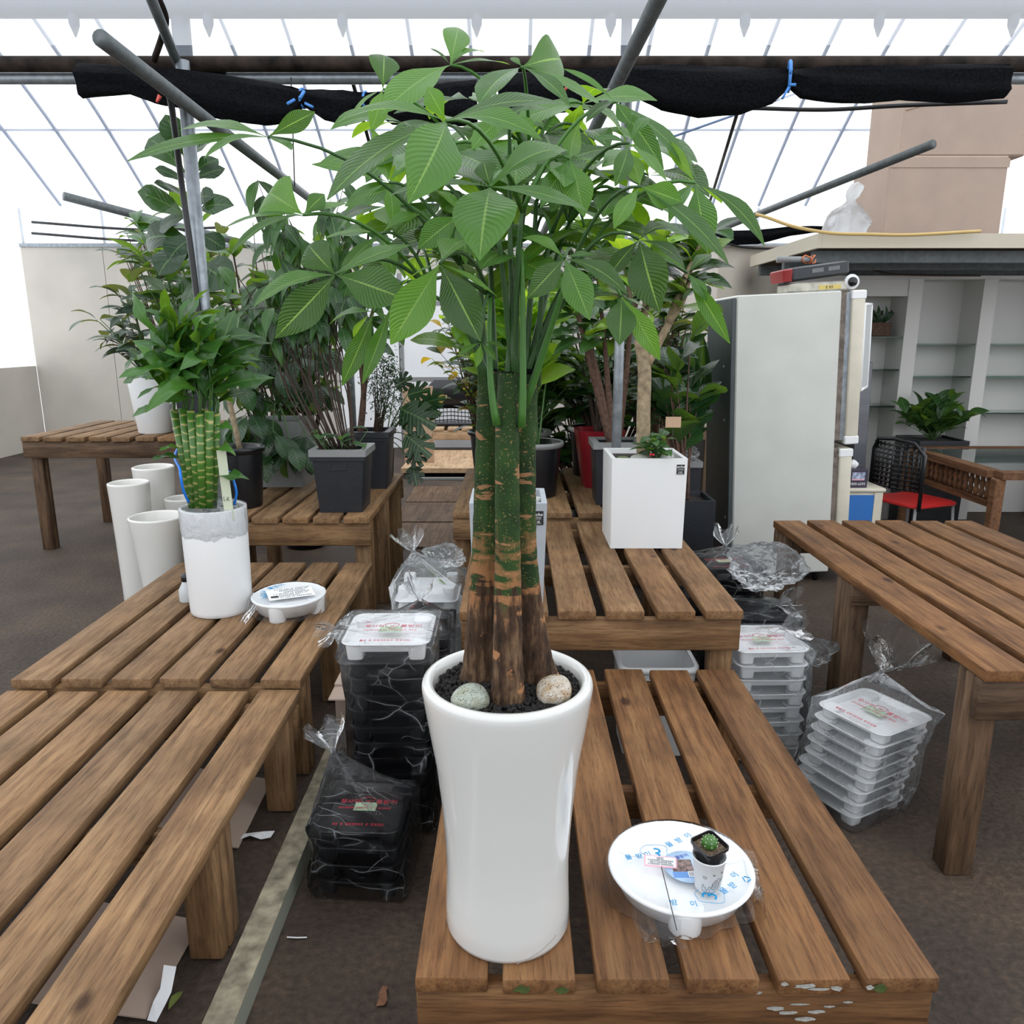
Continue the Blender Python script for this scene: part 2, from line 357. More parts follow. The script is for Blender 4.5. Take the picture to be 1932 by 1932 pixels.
# diagonal braces
def pipe(name, a, bq, r, m, label, cat='pipe', n=12, pts=None):
    pts = pts or [a, bq]; base = V(pts[0]); o = obj(name, mesh(name, *tube([V(p) - base for p in pts], r, n), m), None, base)
    return tag(o, label, cat)
pipe('brace_pipe', P(190, 72, 2.5), P(650, 425, 6.5), .025, M_dsteel, 'long grey diagonal brace pipe running behind the fiddle-leaf tree')
pipe('brace_pipe', P(1252, -22, 2.5), P(1010, 470, 6.6), .026, M_dsteel, 'thick grey diagonal brace pipe passing behind the money tree crown')
pipe('brace_pipe', P(1345, 438, 6.9), P(1760, 272, 4.4), .024, M_dsteel, 'grey diagonal brace pipe crossing in front of the cardboard boxes')
pipe('brace_pipe', P(276, -25, 3.4), P(337, 124, 3.97), .022, M_dsteel, 'short grey brace pipe meeting the eave beam above the cabled post')
pipe('hanging_cable', None, None, .014, M_rust, 'dark curved cable looping above the eave beam', 'cable', 8, cat([P(292, -20, 3.7), P(312, 30, 3.8), P(308, 62, 3.85), P(290, 115, 3.93)]))
pipe('hanging_cable', None, None, .0145, M_cable, 'thick black cable running down beside the left steel post', 'cable', 8, cat([P(262, 130, 3.60), P(298, 148, 3.64), P(318, 178, 3.68), P(328, 230, 3.74), P(343, 350, 3.84), P(360, 470, 3.86), P(376, 600, 3.87), P(390, 720, 3.885), P(396, 790, 3.89)]))
pipe('thin_rod', P(1422, 113, 4.385), P(1338, 385, 6.4), .011, M_cable, 'thin black rod hanging in front of the right roof ribs', 'rod')
pipe('thin_rod', P(654, 113, 4.385), P(738, 420, 6.4), .011, M_cable, 'thin dark rod hanging behind the left shade net', 'rod')
pipe('hanging_string', P(549, 146, 3.98), P(556, 352, 4.05), .003, M_cable, 'thin string hanging straight down from the left shade net', 'string')
pipe('overhead_cable', None, None, .012, M_cable, 'black cable strung below the right-hand shade net', 'cable', 8, cat([P(1420, 204, 5.0), P(1560, 207, 4.9), P(1700, 199, 4.8), P(1900, 192, 4.7)]))
pipe('wall_pipe', P(120, 370, 9.5), P(470, 462, 11.2), .05, M_dsteel, 'grey pipe sloping along the back wall behind the fiddle-leaf tree')
for i, yy in enumerate((427, 448)):
    pipe('wall_cable', None, None, .018, M_cable, ('upper' if i == 0 else 'lower') + ' black cable sagging along the back wall', 'cable', 6, cat([P(60, yy - 8, 11.2), P(260, yy + 6, 11.3), P(420, yy + 2, 11.3)]))
# rolled black shade nets hung from the eave beam
def net(label, cols, Y, parent_name='shade_net'):
    """cols: (px, top, bottom) pixels of the roll's outline"""
    base = P(cols[0][0], cols[0][1], Y); v = []; f = []; n = 14; pts = []
    cs = []
    for (a, bq) in zip(cols, cols[1:]):
        for k in range(5):
            t = k / 5; cs.append(tuple(a[i] + (bq[i] - a[i]) * t for i in range(3)))
    cs.append(cols[-1])
    for i, (px, t_, b_) in enumerate(cs):
        A = P(px, t_, Y); B = P(px, b_, Y); c = (A + B) / 2; h = (A.z - B.z) / 2; d = max(.035, h * .62)
        for k in range(n):
            a = 2 * math.pi * k / n; q = 1 + .10 * noise.noise((i * .22, k * .9, Y))
            v.append(c + V((0, d * math.sin(a) * q + .012 * math.sin(k * 2.1 + i * .16), h * math.cos(a) * (1 + .05 * noise.noise((i * .3, 5, k))))) - base)
    m = len(cs)
    for i in range(m - 1):
        for k in range(n):
            a = i * n + k; bq = i * n + (k + 1) % n; f.append((a, bq, bq + n, a + n))
    f += [tuple(reversed(range(n))), tuple(range((m - 1) * n, m * n))]
    o = thing('shade_net', label, 'shade net', base); obj('roll', mesh('roll', v, f, M_net), o); o['_Y'] = Y
    return o, base
def tie(o, base, px, y0, y1, Y, w=.012):
    A = P(px, y0, Y) - base; B = P(px, y1, Y) - base; c = (A + B) / 2; h = (A.z - B.z) / 2 + .006
    obj('tie', mesh('tie', *tube([c + V((math.sin(a) * .01, math.sin(a) * h * .7, math.cos(a) * h)) for a in [k * math.pi / 6 for k in range(13)]], w * .5, 6), M_rope), o)
nl, bl = net('rolled black shade net with blue ties below the left eave', [(150, 118, 185), (242, 124, 178), (290, 128, 196), (340, 130, 206), (420, 140, 228), (500, 153, 238), (545, 163, 232), (572, 170, 200), (610, 168, 226), (650, 169, 238), (690, 176, 205), (740, 172, 236), (820, 160, 240), (900, 150, 238)], 3.828)
tie(nl, bl, 572, 170, 201, 3.828); tie(nl, bl, 691, 176, 206, 3.828)
for (a, c) in (((556, 188), (542, 196)), ((574, 172), (566, 186)), ((576, 195), (590, 202))):
    obj('tie_end', mesh('tie_end', *tube([P(*a, 3.72) - bl, P(*c, 3.70) - bl], .008, 4), M_rope), nl)
nr, br = net('black shade net sagging between the two steel-post braces', [(940, 140, 215), (1000, 135, 218), (1070, 132, 212), (1130, 128, 205), (1185, 126, 190), (1202, 125, 186), (1250, 124, 208), (1320, 125, 221), (1400, 126, 216), (1460, 128, 196), (1488, 132, 168)], 3.87)
n3, b3 = net('black shade net bundle hanging right of the blue twine', [(1490, 132, 166), (1515, 128, 186), (1570, 124, 193), (1640, 124, 196), (1700, 124, 190), (1800, 122, 196), (1900, 122, 185)], 3.87)
tie(n3, b3, 1489, 118, 170, 3.87, .016)
for (a, c) in (((1490, 140), (1494, 128)), ((1488, 165), (1476, 186)), ((1490, 160), (1502, 160))):
    obj('tie_end', mesh('tie_end', *tube([P(*a, 3.75) - b3, P(*c, 3.74) - b3], .007, 4), M_rope), n3)
n4, b4 = net('small black net bundle lying on top of the beige partition', [(1340, 438, 462), (1370, 435, 463), (1430, 433, 461), (1490, 427, 446), (1530, 426, 440), (1565, 427, 437)], 7.17)

# ================================================================ slatted benches
def bench(label, x0, x1, y0, y1, z, n, mat, legs, mat2=None, apron=.125, bw=.14, th=.036, group=None, mids=1, name='slatted_bench', rotz=0, legx=None, z0=0):
    mat2 = mat2 or mat; cx, cy = (x0 + x1) / 2, (y0 + y1) / 2
    o = thing(name, label, 'bench', (cx, cy, 0), rotz, group); W, L = x1 - x0, y1 - y0
    bm2 = [mesh('board', *cbox(bw, L + d, th, .005, 2), mat) for d in (0, -.006, .006)]
    for m in bm2: auto(m, 35)
    pitch = (W - bw) / (n - 1)
    for i in range(n):
        p = obj('board', R.choice(bm2), o, (-W / 2 + bw / 2 + i * pitch + rr(-.003, .003), rr(-.004, .004), z - th / 2 + rr(-.0015, .0015)))
        p.rotation_euler = (0, rr(-.004, .004), rr(-.004, .004))
    az = z - th - apron / 2 - .002
    am = mesh('apron', *cbox(apron, W, .036, .004, 1), mat2); cm = mesh('crossbar', *cbox(.09, W - .02, .036, .004, 1), mat2)
    RY = Matrix.Rotation(math.pi / 2, 4, 'Z') @ Matrix.Rotation(math.pi / 2, 4, 'Y')
    for s in (-1, 1): obj('apron', am, o, M=Matrix.Translation((0, s * (L / 2 - .035), az)) @ RY)
    for k in range(mids): obj('crossbar', cm, o, M=Matrix.Translation((0, -L / 2 + L * (k + 1) / (mids + 1), z - th - .049)) @ RY)
    lh = z - th - .004 - z0
    if legs:
        lm = mesh('leg', *cbox(.088, lh, .04, .005, 1), mat2); RX = Matrix.Rotation(math.pi / 2, 4, 'X')
        for yy in legs:
            for xx in (legx or (-W / 2 + .05, W / 2 - .055)):
                for k, dy in enumerate((-.0455, .0, .045)[: 2 if yy in (legs[0], legs[-1]) else 3]):
                    sgn = 1 if yy < 0 else -1
                    obj('leg', lm, o, M=Matrix.Translation((xx + (k % 2) * .004, yy + sgn * (.075 + abs(k) * .0425) - (0 if abs(yy) > .2 else sgn * .12), z0 + lh / 2)) @ RX)
    return o
B_front = bench('brown slatted bench carrying the big white pot', -.187, .822, 1.232, 2.627, .45, 6, M_wood2, (-.69, .69))
B_upper = bench('slatted bench carrying the grey and white square planters', -.19, .85, 2.668, 4.055, .66, 6, M_wood3, (-.69, .69), M_wood3)
B_third = bench('slatted bench crowded with dark nursery pots and red pot', -.33, .86, 4.145, 5.60, .69, 7, M_wood, (-.72, .72))
B_right = bench('slatted bench standing between fridge and wrapped white trays', 1.345, 2.36, 2.02, 3.84, .72, 6, M_wood2, (-.90, .06, .90), M_woodd)
B_near = bench('empty slatted bench standing on the green metal rail', -1.745, -.735, 1.02, 2.452, .45, 6, M_wood, (-.71, 0, .71), z0=.072)
B_mid = bench('slatted bench carrying the lucky bamboo pot and oval tray', -1.745, -.735, 2.47, 3.87, .484, 6, M_wood, (-.69, 0, .69), z0=.072)
B_back = bench('slatted bench carrying the black planters of tall foliage', -1.72, -.76, 3.985, 5.30, .70, 6, M_wood, (-.65, 0, .65))
B_far = bench('small pallet bench under a tapered white pot', -3.7, -2.35, 5.75, 6.9, .90, 8, M_wood, (-.55, .55), M_woodd)
B_deck = bench('pale low slatted stand under the black mesh chair', -1.45, -.35, 10.35, 11.2, .42, 6, M_woodp, (-.4, .4))

o = thing('steel_post', 'grey steel post behind the vine-like foliage', 'post', (P(650, 425, 6.5).x, 6.5, 0)); obj('pole', mesh('pole', *tube([(0, 0, 0), (0, 0, P(650, 425, 6.5).z - .02)], .024, 12), M_steel), o)
# green metal rail with earth infill under the left-hand benches
M_rail = plain('pale_green_rail', (.30, .32, .26), .55, var=.08, scale=5); M_railt = plain('flaking_rail_top', (.30, .265, .19), .8, var=.5, scale=22, bump=.2)
o = thing('floor_rail', 'pale green metal rail edging the aisle under the left benches', 'rail', (-.655, 2.3, 0))
obj('face', mesh('face', *box(-.012, 0, -1.6, 1.55, 0, .066), M_rail, False), o); obj('top_flange', mesh('top_flange', *box(-.075, 0, -1.6, 1.55, .0665, .0695), M_railt, False), o)
obj('earth_fill', mesh('earth_fill', *box(-1.25, -.076, -1.6, 1.55, 0, .068), mf, False), o)

# flaked white paint and moss on the front bench ends
pf_ = plain('flaked_white_paint', (.34, .335, .31), .75, var=.35, scale=80); ms_ = plain('green_moss', (.05, .075, .015), .9, var=.4, scale=60)
def patch(par, c, w, h, mat, nm):
    k = 12; v = [(w / 2 * math.cos(a) * rr(.6, 1.05), 0, h / 2 * math.sin(a) * rr(.5, 1.05)) for a in [i * 6.2832 / k for i in range(k)]]; v += [(x, -.0006, z) for x, y, z in v]
    obj(nm, mesh(nm, v, [tuple(range(k, 2 * k))] + [(i, (i + 1) % k, k + (i + 1) % k, k + i) for i in range(k)], mat, False), par, c)
L2 = B_front.location
for (px, py, w, h) in ((1520, 1860, .05, .014), (1545, 1866, .045, .010), (1480, 1856, .02, .010), (1578, 1864, .025, .016), (1640, 1862, .018, .014)): q = P(px, py, 1.2275); patch(B_front, q - L2 + V((0, -.0006, 0)), w, h, pf_, 'paint_patch')
for (px, py, w, h) in ((1510, 1894, .05, .005), (1462, 1902, .04, .012), (1485, 1910, .05, .010), (1540, 1908, .04, .010), (1565, 1898, .03, .006), (1430, 1872, .02, .008), (1600, 1890, .03, .005), (1520, 1922, .06, .012)): q = P(px, py, 1.2485); patch(B_front, q - L2 + V((0, -.0008, 0)), w, h, pf_, 'paint_patch')
for (px, py, w, h) in ((985, 1866, .035, .022), (1060, 1868, .03, .02), (1660, 1864, .03, .025)): q = P(px, py, 1.2275); patch(B_front, q - L2 + V((0, -.0006, 0)), w, h, ms_, 'moss_patch')

M_rib2 = plain('red_ribbon', (.65, .10, .08), .6)
for o_, b_, p_, q_ in ((nr, br, (1184, 126), (1179, 147)), (nr, br, (1072, 160), (1066, 170)), (nl, bl, (302, 180), (296, 193))):
    obj('ribbon', mesh('ribbon', *tube([P(*p_, 3.70) - b_, P(*q_, 3.70) - b_], [.010, .006], 4), M_rib2), o_)
# ================================================================ leaves
def leaf_mesh(name, mat, w=.35, peak=.55, fold=.25, droop=.35, nl=9, tip=1.0, wave=0.0, twist=0.0, base=1.0):
    """a leaf from the origin to (1,0,0): midrib along x, arching up in z; w = width / length"""
    cl = [(0, 0)]; a = droop
    for i in range(nl):
        ang = droop * (1 - 2 * (i + .5) / nl); x, z = cl[-1]; cl.append((x + math.cos(ang) / nl, z + math.sin(ang) / nl))
    L = cl[-1][0]; cl = [(x / L, (z - cl[-1][1] * x / L) / L) for x, z in cl]
    e = math.log(.5) / math.log(peak); v = []; f = []; uv = []
    for i, (x, z) in enumerate(cl):
        t = i / nl; h = .5 * w * (max(0, math.sin(math.pi * t ** e)) ** (base if t < peak else tip)) + .007 if 0 < t < 1 else .006
        for j in range(-2, 3):
            s = j / 2; y = h * s; zz = z + abs(y) * fold * (1.3 - .5 * abs(s)) + (wave * h * math.sin(t * 11 + s * 2) * abs(s))
            yy = y * math.cos(twist * t) ; zz += y * math.sin(twist * t)
            v.append((x, yy, zz)); uv.append((t, .5 + s * .5))
    for i in range(nl):
        for j in range(4):
            a = i * 5 + j; f.append((a, a + 5, a + 6, a + 1))
    return mesh(name, v, f, mat, True, uv)
def put_leaf(m, root_loc, parent, pos, d, nrm, L, ws=1.0, name='leaf'):
    M = frame(V(pos) - V(root_loc), d, nrm) @ Matrix.Diagonal((L, L * ws, L, 1)); return obj(name, m, parent, M=M)
L_main = leaf_mat('money_tree_leaf', (.046, .142, .024), (.085, .20, .04), .28, .37, (.15, .29, .08), 19, .4, .5)
L_pet = plain('green_petiole', (.028, .085, .018), .45)
L_shoot = plain('fresh_green_shoot', (.05, .155, .022), .45)
LM = {}
def LMm(w):
    k = round(w * 20) / 20
    if k not in LM: LM[k] = [leaf_mesh('leaflet', L_main, k * 1.0, .56, fo, dr, 11, 1.1, wv, tw, 1.45) for fo, dr, wv, tw in ((.18, .30, .06, .0), (.28, .45, .08, .15), (.12, .22, .05, -.2))]
    return R.choice(LM[k])
# ---------------------------------------------------------------- the big white pot
POT = V((-.009, 1.39, .45))
prof = [(.121, 0), (.1265, .003), (.129, .012), (.1285, .05), (.1262, .11), (.1256, .155), (.1285, .22), (.1340, .29), (.1425, .373), (.1535, .44), (.1610, .49), (.1650, .518), (.1668, .531), (.1668, .540), (.164, .547), (.158, .550), (.150, .549), (.1445, .543), (.1425, .53), (.14, .50), (.134, .45)]
o = thing('ceramic_pot', 'tall white glazed ceramic pot with flared rim holding the money tree', 'pot', POT)
obj('body', mesh('body', *lathe(prof, 72), M_white), o)
obj('crack', mesh('crack', *tube([V((.125 * math.cos(a), .125 * math.sin(a), .012 + .02 * k + rr(-.002, .002))) for k, a in enumerate([math.radians(q) for q in (-84, -72, -60, -50)])] if False else [V((.1295 * math.cos(math.radians(q)), .1295 * math.sin(math.radians(q)), .004 + (q + 82) * .0007 + rr(-.001, .001))) for q in range(-82, -40, 5)], .0009, 4), plain('hairline_crack', (.35, .33, .31), .8)), o)
# black lava gravel
gb = MB(); ico = bmesh.new(); bmesh.ops.create_icosphere(ico, subdivisions=1, radius=1); iv = [p.co.copy() for p in ico.verts]; ico.verts.index_update(); if_ = [tuple(q.index for q in k.verts) for k in ico.faces]; ico.free()
disk = lathe([(.001, .526), (.06, .526), (.1415, .523)], 32, False); gb.add(disk)
for k in range(1800):
    a = rr(0, 6.283); r = .139 * math.sqrt(rr(0, 1)); s = rr(.0028, .0058)
    M = Matrix.Translation((r * math.cos(a), r * math.sin(a), .529 + rr(-.002, .003) + .008 * (1 - r / .139))) @ Matrix.Rotation(rr(0, 6), 4, V((rr(-1, 1), rr(-1, 1), 1))) @ Matrix.Diagonal((s * rr(.8, 1.3), s * rr(.7, 1.2), s * rr(.7, 1.1), 1))
    gb.add((iv, if_), 0, M)
o = obj('lava_gravel', gb.mesh('lava_gravel', plain('black_lava_rock', (.012, .010, .009), .9, var=.5, scale=200), False), None, POT); tag(o, 'black lava gravel filling the big white pot', 'gravel', kind='stuff')
# two pebbles
def pebble_mat(name, a, bq, c):
    m, nt, b, out = new_mat(name); b.inputs['Roughness'].default_value = .45
    tc = nd(nt, 'TexCoord'); n = nd(nt, 'TexNoise', Scale=11.0, Detail=2.0); n2 = nd(nt, 'TexNoise', Scale=1.8, Detail=4.0)
    for q in (n, n2): nt.links.new(tc.outputs['Object'], q.inputs[0])
    k = ramp(nt, n2.outputs['Fac'], [(.4, a), (.62, c)]); s = ramp(nt, n.outputs['Fac'], [(.36, (1, 1, 1)), (.42, (0, 0, 0))])
    nt.links.new(mixc(nt, s, k, bq), b.inputs['Base Color']); return m
def pebble(name, label, loc, sc, rot, m, group=None):
    bm = bmesh.new(); bmesh.ops.create_uvsphere(bm, u_segments=24, v_segments=14, radius=1)
    for q in bm.verts: q.co *= 1 + .10 * noise.noise(q.co * 1.1 + V((loc[0] * 9, 3, 1)))
    me = bpy.data.meshes.new(name); bm.to_mesh(me); bm.free(); me.materials.append(m); me.polygons.foreach_set('use_smooth', [True] * len(me.polygons))
    o = obj(name, me, None, M=Matrix.Translation(loc) @ Matrix.Rotation(rot[2], 4, 'Z') @ Matrix.Rotation(rot[0], 4, 'X') @ Matrix.Rotation(rot[1], 4, 'Y') @ Matrix.Diagonal((*sc, 1)))
    return tag(o, label, 'pebble', group)
pebble('pebble', 'speckled greenish-grey pebble lying on the black lava gravel', P(888, 1318, 1.308) , (.036, .030, .025), (.35, .05, .1), pebble_mat('green_granite', (.34, .38, .33), (.07, .07, .05), (.26, .27, .2)))
pebble('pebble', 'speckled cream and brown pebble lying on the black lava gravel', P(1046, 1303, 1.335), (.036, .032, .026), (.45, -.15, .5), pebble_mat('brown_granite', (.50, .46, .40), (.12, .08, .05), (.36, .25, .15)))
# ---------------------------------------------------------------- money tree
M_tr, nt, b, out = new_mat('money_tree_bark'); b.inputs['Roughness'].default_value = .7; b.inputs['Specular IOR Level'].default_value = .25
tc = nd(nt, 'TexCoord'); sx = nd(nt, 'SeparateXYZ'); nt.links.new(tc.outputs['Object'], sx.inputs[0])
n1 = nd(nt, 'TexNoise', Scale=62.0, Detail=7.0, Roughness=.65); mp = nd(nt, 'Mapping'); mp.inputs['Scale'].default_value = (1, 1, .22); nt.links.new(tc.outputs['Object'], mp.inputs[0]); nt.links.new(mp.outputs[0], n1.inputs[0])
n2 = nd(nt, 'TexNoise', Scale=16.0, Detail=5.0); nt.links.new(tc.outputs['Object'], n2.inputs[0])
n3 = nd(nt, 'TexNoise', Scale=260.0, Detail=1.0); nt.links.new(tc.outputs['Object'], n3.inputs[0])
mw = nd(nt, 'Mapping'); mw.inputs['Scale'].default_value = (.25, .25, 1.0); nt.links.new(tc.outputs['Object'], mw.inputs[0])
n4 = nd(nt, 'TexNoise', Scale=55.0, Detail=3.0); nt.links.new(mw.outputs[0], n4.inputs[0])
hz = nd(nt, 'Math', operation='MULTIPLY_ADD'); nt.links.new(n1.outputs['Fac'], hz.inputs[0]); hz.inputs[1].default_value = .28; nt.links.new(sx.outputs[2], hz.inputs[2])
bark = ramp(nt, n1.outputs['Fac'], [(.34, (.018, .010, .006)), (.5, (.062, .033, .018)), (.66, (.18, .11, .06))])
fl = ramp(nt, n2.outputs['Fac'], [(.64, (0, 0, 0)), (.665, (1, 1, 1))]); bark = mixc(nt, fl, bark, (.36, .17, .075))
green = ramp(nt, n2.outputs['Fac'], [(.35, (.009, .028, .007)), (.6, (.025, .064, .012))])
sp_ = ramp(nt, n3.outputs['Fac'], [(.66, (0, 0, 0)), (.69, (1, 1, 1))]); green = mixc(nt, sp_, green, (.22, .17, .06))
sc_ = ramp(nt, n4.outputs['Fac'], [(.61, (0, 0, 0)), (.635, (1, 1, 1))]); green = mixc(nt, sc_, green, (.30, .155, .075))
hm = ramp(nt, hz.outputs[0], [(.36, (0, 0, 0)), (.40, (1, 1, 1))]); orange = ramp(nt, hz.outputs[0], [(.33, (0, 0, 0)), (.38, (1, 1, 1)), (.50, (0, 0, 0))])
c = mixc(nt, hm, bark, green)
om = nd(nt, 'Math', operation='MULTIPLY'); nt.links.new(orange, om.inputs[0]); o4 = ramp(nt, n4.outputs['Fac'], [(.46, (0, 0, 0)), (.52, (1, 1, 1))]); nt.links.new(o4, om.inputs[1])
c = mixc(nt, om.outputs[0], c, (.33, .15, .065)); nt.links.new(c, b.inputs['Base Color'])
bp = nd(nt, 'Bump', Strength=.7, Distance=.006); nt.links.new(n1.outputs['Fac'], bp.inputs['Height']); nt.links.new(bp.outputs[0], b.inputs['Normal'])
TB = V((-.015, 1.39, .955))
mt = thing('money_tree', 'tall money tree with three green trunks and glossy five-part leaves', 'plant', TB)
def trunk(pts, rad, name='trunk'):
    w = [P(x, y, Y) - TB for x, y, Y in pts]; c = cat(w, 8); n = len(c)
    r = []
    for i in range(n):
        t = i / (n - 1) * (len(rad) - 1); k = min(int(t), len(rad) - 2); r.append((rad[k] + (rad[k + 1] - rad[k]) * (t - k)) * (1 + .025 * math.sin(i * 2.4)))
    return obj(name, mesh(name, *tube(c, r, 24), M_tr), mt)
t1 = trunk([(958, 1318, 1.33), (958, 1270, 1.325), (958, 1180, 1.325), (958, 1050, 1.33), (957, 900, 1.335), (957, 800, 1.34), (960, 705, 1.35)], [.034, .029, .0265, .023, .0215, .021, .018])
t2 = trunk([(898, 1292, 1.42), (902, 1250, 1.42), (908, 1150, 1.415), (914, 1030, 1.41), (917, 900, 1.41), (920, 780, 1.41), (922, 700, 1.41)], [.038, .030, .027, .0235, .0215, .0205, .019])
t3 = trunk([(1022, 1285, 1.41), (1012, 1240, 1.405), (1000, 1150, 1.40), (991, 1040, 1.395), (990, 900, 1.39), (992, 790, 1.39), (1000, 700, 1.39)], [.037, .031, .026, .022, .0205, .0195, .017])
for t_, p_ in ((t1, (960, 705, 1.35)), (t2, (922, 700, 1.41)), (t3, (1000, 700, 1.39))):
    q = P(*p_) - TB; obj('cut_end', mesh('cut_end', *lathe([(.001, .0), (.014, .001), (.0185, -.002), (.0185, -.008)], 16, False), M_net), t_, q + V((0, 0, .003)))
TOPS = [P(960, 712, 1.35), P(922, 708, 1.41), P(1000, 708, 1.39)]
NODES = []
for tp, npx in ((1, (868, 500, 1.38)), (1, (896, 420, 1.40)), (1, (925, 380, 1.50)), (0, (940, 440, 1.32)), (0, (962, 330, 1.36)), (0, (985, 400, 1.30)), (2, (1012, 380, 1.42)), (2, (1040, 440, 1.36)), (2, (1075, 420, 1.45)), (2, (1105, 480, 1.38)), (0, (1000, 300, 1.5)), (1, (820, 560, 1.35)), (2, (1090, 545, 1.32))):
    n = P(*npx); b0 = TOPS[tp]; ang = R.uniform(0, 6.28); b1 = b0 + V((math.cos(ang) * .014, math.sin(ang) * .014, -.02))
    pts = bez(b1, b0 + (n - b0) * .45 + V((0, 0, .06)), n, 7); NODES.append(n)
    obj('stem', mesh('stem', *tube([q - TB for q in pts], [.0065 - .003 * i / 7 for i in range(8)], 8), L_pet), mt)
for a, c_, e in (((938, 802, 1.318), (918, 720, 1.31), (925, 560, 1.33)), ((984, 806, 1.325), (990, 700, 1.315), (984, 470, 1.33)), ((990, 770, 1.36), (1040, 620, 1.34), (1070, 520, 1.30))):
    pts = bez(P(*a), P(*c_), P(*e), 8); NODES.append(P(*e)); obj('stem', mesh('stem', *tube([q - TB for q in pts], [.0072 - .0035 * i / 8 for i in range(9)], 8), L_shoot), mt)
CAMP = V((0, 0, CAM_Z))
def palm_leaf(hub, tips, nflag=None):
    """hub: world point; tips: (world tip, width ratio, face-camera?)"""
    nd_ = sorted(NODES, key=lambda q: (q - hub).length + max(0, q.z - hub.z) * 1.5)[R.choice((0, 0, 1))]
    mid = (nd_ + hub) / 2 + V((0, 0, .05 + .12 * (nd_ - hub).length)); pts = bez(nd_, mid, hub, 8)
    pet = obj('leaf_stalk', mesh('leaf_stalk', *tube([q - TB for q in pts], [.0036 - .0012 * i / 8 for i in range(9)], 6), L_pet if R.random() < .6 else L_shoot), mt)
    for tipw, w, face in tips:
        d = tipw - hub; L = d.length; out = d.normalized(); toc = (CAMP - hub).normalized()
        nrm = V((0, 0, 1)) * .9 + toc * .5 + V((rr(-.2, .2), rr(-.2, .2), 0)) if not face else toc + V((rr(-.15, .15), 0, rr(-.1, .25)))
        if abs(out.z) > .75 and not face: nrm = toc * .8 + V((rr(-.3, .3), 0, .3)) if out.y < .25 else -toc + V((0, 0, .4))
        st = hub + out * .002
        put_leaf(LMm(w), TB, pet, st, d, nrm, L - .002, rr(.94, 1.06), 'leaflet')
